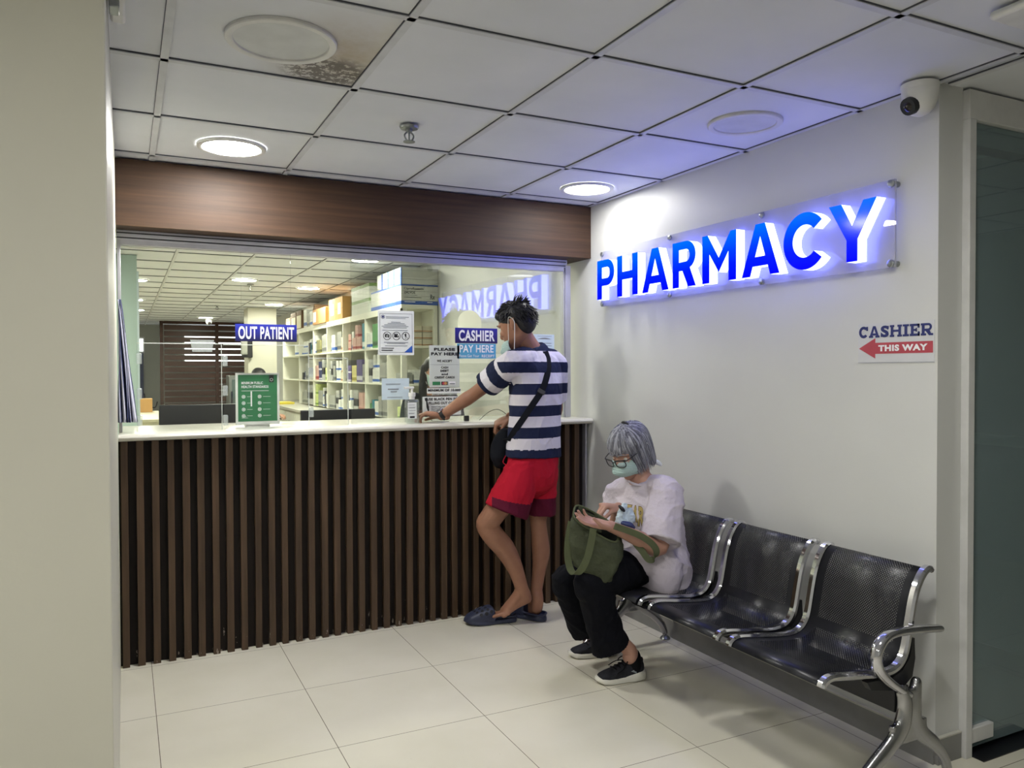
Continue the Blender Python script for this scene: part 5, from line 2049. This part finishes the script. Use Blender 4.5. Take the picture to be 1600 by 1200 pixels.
XF = -.356
YB = [2.62, 3.79, 4.70, 5.48, 6.26, 7.19, 8.45]
ZL = [.955, 1.285, 1.632]
shelf = thing('medicine_shelves', 'long white open shelving unit full of medicines along the right pharmacy wall', 'shelving', (-.18, 5.5, 0))
MB().box(-.014, -.002, 2.62, 8.47, .95, 1.99).build('back_panel', 'shelf white', shelf)
for i, z in enumerate((1.270, 1.615, 1.965)):
    MB().box(XF, -.014, 2.60, 8.47, z, z + (.017 if i < 2 else .035)).build('shelf_board', 'shelf white', shelf, bevel=.001)
MB().box(XF, XF + .012, 2.60, 8.47, 1.94, 1.965).build('top_rail', 'shelf white', shelf)
for i, y in enumerate(YB):
    if i == 0:
        MB().box(XF, XF + .05, 2.60, 2.635, .95, 1.965).box(-.05, -.014, 2.60, 2.635, .95, 1.965).build('end_post', 'shelf white', shelf)
    else:
        MB().box(XF, -.014, y - .011, y + .011, .95, 1.965).build('upright', 'shelf white', shelf)
MB().box(XF, -.014, 3.02, 3.036, .95, 1.965).build('inner_panel', 'shelf white', shelf)
bc = thing('base_cabinet', 'white base cabinet with a long worktop below the medicine shelves', 'cabinet', (-.3, 5.9, 0))
MB().box(-.66, -.004, 2.60, 8.47, .0, .905).build('carcass', 'shelf white', bc)
MB().box(-.70, -.004, 2.58, 8.49, .905, .938).build('cabinet_top', 'counter white', bc, bevel=.004)
for k in range(9):
    y = 2.66 + .64 * k
    dd = MB().box(-.678, -.6605, y, y + .60, .60, .88).build('drawer', 'shelf white', bc, bevel=.003)
    MB().box(-.690, -.678, y + .26, y + .34, .75, .77).build('handle', 'black plastic', dd)
    MB().box(-.678, -.6605, y, y + .60, .06, .585).build('door', 'shelf white', bc, bevel=.003)

NTH = ['first', 'second', 'third', 'fourth', 'fifth', 'sixth', 'seventh', 'eighth']
ORD = ['first', 'second', 'third', 'fourth', 'fifth', 'sixth']
LEVN = ['lowest', 'middle', 'upper']
random.seed(21)
PROTO = {}


def pack(name, mat, x0, dx, y0, dy, z0, dz, label, cat='box', group=None):
    o = MB().box(x0, x0 + dx, y0, y0 + dy, z0, z0 + dz).build(name, mat, smooth=0)
    return tag(o, label, cat, group)


CONT = {
    (2, 0): [('green box', .34, .24, 1), ('white box', .07, .16, 3)],
    (2, 1): [('teal box', .10, .27, 1), ('green box', .05, .26, 1), ('pink box', .075, .13, 4), ('white box', .05, .20, 2)],
    (2, 2): [('cream box', .06, .16, 2), ('white box', .06, .20, 3), ('gray box', .10, .11, 2)],
    (2, 3): [('olive box', .22, .17, 1), ('white box', .06, .12, 3), ('gray box', .08, .22, 2)],
    (2, 4): [('black item', .09, .15, 1), ('white box', .07, .10, 2)],
    (2, 5): [('white box', .12, .15, 2), ('cream box', .10, .10, 1)],
    (1, 0): [('gray box', .10, .20, 3), ('white box', .08, .14, 3), ('silver box', .10, .24, 2)],
    (1, 1): [('violet box', .10, .24, 2), ('violet box', .16, .09, 1), ('yellow box', .10, .18, 2), ('gray box', .06, .12, 2)],
    (1, 2): [('gray box', .10, .18, 1), ('white box', .12, .12, 2), ('silver box', .1, .24, 1), ('cream box', .07, .10, 2)],
    (1, 3): [('lime box', .13, .16, 1), ('navy box', .085, .12, 3), ('silver box', .12, .26, 1)],
    (1, 4): [('silver box', .13, .27, 3), ('black item', .1, .1, 1), ('gray box', .12, .22, 1)],
    (0, 0): [('teal box', .07, .16, 1), ('gray box', .10, .20, 3), ('green box', .10, .12, 1), ('white box', .08, .15, 2)],
    (0, 1): [('pink box', .10, .22, 3), ('silver box', .10, .24, 2), ('white box', .08, .12, 2)],
    (0, 2): [('gray box', .14, .16, 2), ('white box', .10, .12, 2), ('silver box', .08, .22, 2)],
    (0, 3): [('white box', .06, .17, 1), ('lime box', .10, .14, 1), ('gray box', .14, .20, 2), ('black item', .12, .10, 1)],
    (0, 4): [('silver box', .13, .26, 3), ('gray box', .10, .16, 1)],
}
SH = {'green box': 'green', 'white box': 'white', 'teal box': 'teal', 'pink box': 'pinkish', 'cream box': 'cream', 'gray box': 'grey', 'olive box': 'olive', 'black item': 'black',
      'silver box': 'silver and black', 'violet box': 'violet', 'yellow box': 'pale yellow', 'lime box': 'lime green', 'navy box': 'navy blue'}
for (lv, bay), items in CONT.items():
    y0, y1 = YB[bay] + (.43 if bay == 0 else .02), YB[bay + 1] - .02
    y = y0 + random.uniform(0, .02)
    seen = {}
    items = list(items)
    used_ = sum(q[1] * q[3] for q in items) + .03 * len(items)
    while used_ < (y1 - y0) * .93 and bay < 5:
        q = (random.choice(['gray box', 'white box', 'silver box', 'cream box', 'white box', 'gray box', 'pink box', 'lime box', 'navy box']), random.choice([.055, .07, .09, .11]), random.choice([.09, .12, .15, .19, .23]), random.choice([1, 2, 2, 3]))
        if q[0] in [r_[0] for r_ in items]:
            q = (q[0], q[1] + .004 * len(items), q[2], q[3])
        items.append(q)
        used_ += q[1] * q[3] + .03
    random.shuffle(items)
    for mat, dy, dz, n in items:
        col = SH[mat]
        size = 'wide flat ' if dy > dz * 1.4 else ('tall ' if dz > .2 else ('narrow ' if dy < .065 else 'small '))
        lab = '%s%s medicine box in the %s bay of the %s shelf' % (size, col, ORD[bay], LEVN[lv])
        grp = lab.replace('box', 'boxes')
        first = None
        x_ = XF + .008 + random.uniform(0, .02)
        for k in range(n):
            if y + dy > y1:
                break
            for st in range(1 if dz > .14 else random.choice([1, 2, 2])):
                if first is None:
                    first = pack('medicine_box', mat, x_, random.uniform(.12, .22), y, dy - .004, ZL[lv] + .0005, dz, lab, group=grp)
                    ya_ = y
                else:
                    o = first.copy()
                    COL.objects.link(o)
                    o.location = (random.uniform(-.006, .010), y - ya_, st * (dz + .0005))
            y += dy
        y += random.uniform(.0, .03)
# cubby open towards the window at the near end
for k in range(2):
    for j in range(3):
        pack('medicine_box', 'cream box', -.25 + .115 * k, .108, 2.66, .2, ZL[2] + .0005 + .062 * j, .058, 'cream carton in the top end cubby, %s of the %s stack' % (('lowest', 'middle', 'topmost')[j], ('left', 'right')[k]))
for j, (mt, x0, dz) in enumerate((('gray box', -.33, .10), ('white box', -.22, .13), ('gray box', -.11, .16))):
    pack('medicine_box', mt, x0, .095, 2.66, .18, ZL[1] + .0005, dz, '%s box in the middle end cubby, %s of three' % (SH[mt], ('left', 'middle', 'right')[j]))
for j, (mt, x0, dz) in enumerate((('lime box', -.32, .12), ('gray box', -.21, .17), ('white box', -.10, .10))):
    pack('medicine_box', mt, x0, .095, 2.66, .18, ZL[0] + .0005, dz, '%s box in the lowest end cubby, %s of three' % (SH[mt], ('left', 'middle', 'right')[j]))
# white cap bottles
def bottle(x, y, z, r, h, mat, label):
    t = thing('medicine_bottle', label, 'bottle', (x, y, z))
    MB().lathe((x, y, z + .0005), [(.001, 0), (r, 0), (r, h * .66), (r * .5, h * .76), (r * .5, h * .8), (.001, h * .8)], n=18).build('body', mat, t)
    MB().cyl((x, y, z + h * .8), (x, y, z + h), r * .62, n=18).build('cap', 'white plastic', t)


bottle(XF + .06, 6.48, ZL[2], .042, .20, 'teal pack', 'teal bottle with white cap in the fifth bay of the upper shelf, nearer of two')
bottle(XF + .06, 6.60, ZL[2], .042, .20, 'pack blue', 'blue bottle with white cap in the fifth bay of the upper shelf, farther of two')
bottle(XF + .05, 5.34, ZL[1], .05, .2, 'silver pack', 'silver bottle with white cap in the third bay of the middle shelf')
bottle(XF + .05, 5.20, ZL[2], .03, .12, 'pack white', 'small white bottle in the third bay of the upper shelf')

# boxes standing on top of the shelves
ZT = 2.0005
for k in range(8):
    y = 2.605 + .119 * k
    t = thing('medicine_carton', '%s white and blue carton from the window, lower row on the shelf top' % NTH[k], 'carton', (-.18, y, ZT))
    MB().box(XF, -.006, y, y + .116, ZT, ZT + .182).build('body', 'pack white', t, smooth=0)
    MB().box(XF - .0008, -.0055, y - .0008, y + .1165, ZT, ZT + .034).build('band', 'pack blue', t, smooth=0)
    MB().box(XF - .0008, -.0055, y - .0008, y + .1165, ZT + .168, ZT + .1825).build('band', 'pack blue', t, smooth=0)
    if k == 0:
        F = Face((XF, y - .0008, ZT), (1, 0, 0), (0, 0, 1), (0, -1, 0), .0006)
        F.text('Ciprofloxacin', .026, .212, .127, .154, 'ink', .03)
        F.text('ZALVOS', .026, .130, .096, .119, 'ink', .03)
        for a_ in ((.018, .222, .1575, .159), (.018, .222, .121, .1225), (.018, .0195, .121, .159), (.2205, .222, .121, .159)):
            F.rect(*a_, 'ink gray', 1)
        F.text('Rx', .276, .320, .052, .096, 'ink', .03)
        F.lines(.024, .15, [.082], .004, 'ink gray', rag=.1)
        F.lines(.024, .21, [.062], .005, 'ink', rag=.1)
        F.lines(.246, .32, [.160], .003, 'ink gray', rag=.1)
        F.lines(.03, .14, [.020], .007, 'white ink', rag=.1)
        F.lines(.245, .30, [.020], .007, 'white ink', rag=.1)
        F.done(t)
for k in range(4):
    y = 2.605 + .185 * k
    t = thing('medicine_carton', '%s blue-edged white carton from the window, upper row on the shelf top' % NTH[k], 'carton', (-.18, y, ZT + .184))
    z = ZT + .1835
    MB().box(XF, -.006, y, y + .18, z, z + .145).build('body', 'gray pack' if 0 else 'pack white', t, smooth=0)
    MB().box(XF - .001, XF + .008, y - .001, y + .034, z, z + .1455).build('edge_band', 'pack blue', t, smooth=0)
    MB().box(XF - .0012, XF, y + .045, y + .165, z + .02, z + .135).build('label_sheet', 'paper', t, smooth=0)
for r_ in range(2):
    for k in range(6):
        y = 3.64 + .114 * k
        pack('medicine_carton', 'white pack with green band', XF + .005, .3, y, .110, ZT + .149 * r_, .148, '%s green-banded white carton from the window, %s row on the shelf top' % (NTH[k], ('lower', 'upper')[r_]), 'carton')
for k in range(2):
    y = 4.70 + .335 * k
    t = thing('cardboard_box', 'brown cardboard box with a white label on the shelf top, %s of two' % ('nearer', 'farther')[k], 'box', (-.2, y, ZT))
    MB().box(XF, -.05, y, y + .325, ZT, ZT + .255).build('body', 'carton', t, bevel=.003)
    MB().box(XF - .001, XF, y + .08, y + .22, ZT + .06, ZT + .19).build('label_sheet', 'paper', t, smooth=0)
    MB().box(XF - .0008, XF, y, y + .325, ZT + .12, ZT + .123).build('tape', 'carton dark', t, smooth=0)
t = thing('open_carton', 'open orange cardboard carton with raised flap on the shelf top', 'box', (-.2, 5.8, ZT))
MB().box(XF - .02, -.06, 5.46, 6.18, ZT, ZT + .19).build('body', 'orange pack', t, bevel=.003)
MB().prism([(0, 0), (.10, .075), (.20, .0)], (XF - .02, 5.98, ZT + .19), (0, 1, 0), (0, 0, 1), (.26, 0, 0)).build('flap', 'carton dark', t, smooth=0)
MB().box(XF - .022, XF - .02, 5.99, 6.15, ZT + .03, ZT + .16).build('label_sheet', 'paper', t, smooth=0)
for k in range(3):
    pack('medicine_carton', 'white box' if k != 1 else 'gray box', XF, .2, 6.26 + .20 * k, .18, ZT, (.19, .17, .24)[k], '%s small pale carton beyond the open orange carton' % NTH[k], 'carton')
for k in range(3):
    y = 7.0 + .40 * k
    t = thing('cardboard_box', '%s dark brown box with pale front, far end of the shelf top' % NTH[k], 'box', (-.2, y, ZT))
    h_ = (.26, .25, .20)[k]
    MB().box(XF, -.05, y, y + .36, ZT, ZT + h_).build('body', 'carton dark', t, bevel=.003)
    MB().box(XF - .001, XF, y + .03, y + .33, ZT + .01, ZT + h_ * .72).build('label_sheet', 'cream pack', t, smooth=0)

# louvred partition at the far end
lp = thing('louvred_partition', 'dark brown louvred timber partition at the far end of the pharmacy', 'partition', (-1.1, 13, 0))
m_ = MB()
for k in range(20):
    z = .06 + .121 * k
    m_.box(-1.86, -.10, 12.99, 13.02, z, z + .096)
m_.build('louvre_slats', 'louvre wood', lp, smooth=0)
for x in (-1.91, -.87, -.10):
    MB().box(x - .03, x + .03, 12.96, 13.05, 0, H).build('post', 'louvre wood', lp)
MB().box(-1.94, -.07, 12.965, 13.045, H - .05, H - .001).build('head_rail', 'louvre wood', lp)
w2 = struct(MB().box(-1.42, -.02, 14.58, 14.60, 1.60, 2.22).build('window_2', 'white metal'))
MB().box(-1.38, -.06, 14.57, 14.58, 1.63, 2.19).build('pane', 'sky light', w2)
w3 = struct(MB().box(-2.62, -2.18, 14.58, 14.60, 1.80, 2.15).build('window_3', 'white metal'))
MB().box(-2.58, -2.21, 14.57, 14.58, 1.84, 2.11).build('pane', 'sky light', w3)
struct(bx('door_2', 'navy pack', -2.50, -2.21, 14.45, 14.5, 0, 1.80))
t = thing('wall_outlet', 'dark plug in a socket with a looping cable on the far grey wall', 'socket', (-2.2, 14.58, 1.2))
MB().box(-2.36, -2.22, 14.57, 14.599, 1.14, 1.22).build('plate', 'black plastic', t)
MB().tube([(-2.34, 14.58, 1.15), (-2.30, 14.57, 1.0), (-2.2, 14.57, .92), (-2.17, 14.57, .72), (-2.0, 14.57, .62), (-1.94, 14.57, .75)], .012, n=6, sub=4).build('cable', 'black plastic', t)
fg = thing('display_fridge', 'grey steel cabinet with a glass front beyond the green poster', 'refrigerator', (-.9, 8.4, 0))
MB().box(-1.16, -.78, 8.40, 8.80, .02, 1.34).build('body', 'steel', fg, bevel=.01)
MB().box(-1.12, -.82, 8.385, 8.40, .12, 1.28).build('door', 'dark glass', fg, bevel=.004)
MB().box(-1.135, -1.115, 8.36, 8.385, .6, 1.1).build('handle', 'chrome', fg)
t = thing('wall_phone', 'dark wall unit with a pale handset on the cream column', 'telephone', (-.78, 8.8, 1.7))
MB().box(-.92, -.76, 8.78, 8.848, 1.62, 1.95).build('body', 'black plastic', t, bevel=.01)
MB().box(-.94, -.84, 8.75, 8.78, 1.66, 1.94).build('handset', 'gray pack', t, bevel=.02)
dk = thing('side_desk', 'small pale desk at the left behind the low monitor', 'desk', (-2.3, 6.2, 0))
MB().box(-2.46, -2.18, 5.2, 7.2, .86, .89).build('desk_top', 'cream pack', dk, bevel=.004)
for yy in (5.26, 7.14):
    MB().box(-2.44, -2.20, yy - .02, yy + .02, 0, .86).build('side_panel', 'cream pack', dk)
tag(bx('desk_box', 'carton', -2.44, -2.26, 6.85, 7.1, .8905, 1.06), 'small brown box on the pale desk behind the left monitor', 'box')
tag(bx('paper_tray', 'yellow pack', -.66, -.42, 7.2, 7.6, .9385, .965), 'yellow folder lying on the far end of the base cabinet', 'folder')

# ---------------------------------------------------------------- staff behind the glass
def seated_upper(name, label, c, head, F, skinm, topm, hairm, loc, long_hair):
    t = thing('person', label, 'person', loc)
    c, head = V(c), V(head)
    F = V(F).normalized()
    Lf = Up.cross(F)
    b = MB()
    h_ = Head(head, F - Up * .15, k=.97)
    h_.add(b)
    b.loft([c + Up * .02, c + Up * .10, head - Up * .06], [.06, .052, .052], n=16, sub=3)
    b.loft([c - Up * .60, c - Up * .30, c - Up * .05], [(.15, .10), (.15, .10), (.14, .07)], ref=Lf, n=20, sub=3)
    tops = MB()
    tops.loft([c - Up * .66, c - Up * .45, c - Up * .25, c - Up * .06, c + Up * .015], [(.17, .13), (.17, .13), (.175, .12), (.165, .085), (.07, .06)], ref=Lf, n=24, sub=4, caps=(1, 0))
    for sx in (-1, 1):
        s0 = c + Lf * (sx * .165) - Up * .04
        e0 = s0 + Lf * (sx * .05) - Up * .26 + F * .02
        w0 = e0 + F * .22 + Up * .02 - Lf * (sx * .06)
        b.loft([s0, s0.lerp(e0, .5), e0, e0.lerp(w0, .5), w0], [.048, .042, .038, .034, .026], n=14, sub=3)
        hand(b, w0, F, -Up, sx * -1, .92)
        tops.loft([c + Lf * (sx * .10) - Up * .03, s0, s0.lerp(e0, .6)], [.06, .068, .064], n=16, sub=3, caps=(1, 0))
        # legs, seated
        hp = c - Up * .66 + Lf * (sx * .09)
        kp = hp + F * .40
        ap = kp - Up * .38
        b.loft([hp, kp, ap, ap + F * .12 - Up * .03], [.075, .055, .040, .035], n=14, sub=3)
        tops.loft([hp, kp, ap], [.088, .066, .055], n=14, sub=3)
    skin_obj('body', b, skinm, t, .006, 2)
    skin_obj('clothing', tops, topm, t, .006, 3)
    h_.eyes(t)
    h_.mask(t, 'mask blue')
    hm_ = MB()
    hm_.sphere(h_.p(0, .040, -.016), .085, .084, .104, axes=(h_.R, h_.U, h_.F))
    hm_.sphere(h_.p(0, -.01, -.05), .080, .085, .070, axes=(h_.R, h_.U, h_.F))
    if long_hair:
        for sx in (-1, 1):
            hm_.loft([h_.p(sx * .07, .03, -.02), h_.p(sx * .085, -.08, -.01), h_.p(sx * .09, -.18, .0), h_.p(sx * .075, -.26, .01)], [.035, .034, .032, .018], n=12, sub=4)
        hm_.loft([h_.p(0, -.02, -.08), h_.p(0, -.16, -.09), h_.p(0, -.27, -.08)], [(.08, .03), (.085, .03), (.05, .02)], ref=h_.R, n=14, sub=4)
    skin_obj('hair', hm_, hairm, t, .006, 2)
    ch = thing('office_chair', label.split(' ')[0] and ('black office chair under ' + ('the cashier behind the payment notice' if long_hair else 'the staff member behind the green poster')), 'chair', tuple(c - Up * 1.1))
    sz = c.z - .66 - .095
    MB().box(c.x - .22, c.x + .22, c.y - .20, c.y + .24, sz - .07, sz - .003).build('seat', 'black plastic', ch, bevel=.02)
    MB().cyl((c.x, c.y, .06), (c.x, c.y, sz - .07), .03).build('post', 'steel', ch)
    bm_ = MB()
    for k in range(5):
        a_ = 2 * pi * k / 5
        bm_.tube([(c.x, c.y, .07), (c.x + .26 * cos(a_), c.y + .26 * sin(a_), .03)], [.025, .018], n=8)
    bm_.build('star_base', 'black plastic', ch)
    return t


seated_upper('cashier', 'cashier with long black hair and black top seated behind the payment notice', (-.42, 1.66, 1.20), (-.42, 1.61, 1.40), (-.25, -1, 0), 'skin staff', 'black top', 'black hair', (-.42, 1.66, 0), True)
seated_upper('staff', 'staff member in a dark blue top seated far behind the green poster', (-1.04, 6.3, 1.13), (-1.04, 6.26, 1.33), (.3, -1, 0), 'skin staff', 'navy top', 'black hair', (-1.02, 6.3, 0), False)

for o in list(bpy.data.objects):
    if '_base' in o:
        del o['_base']
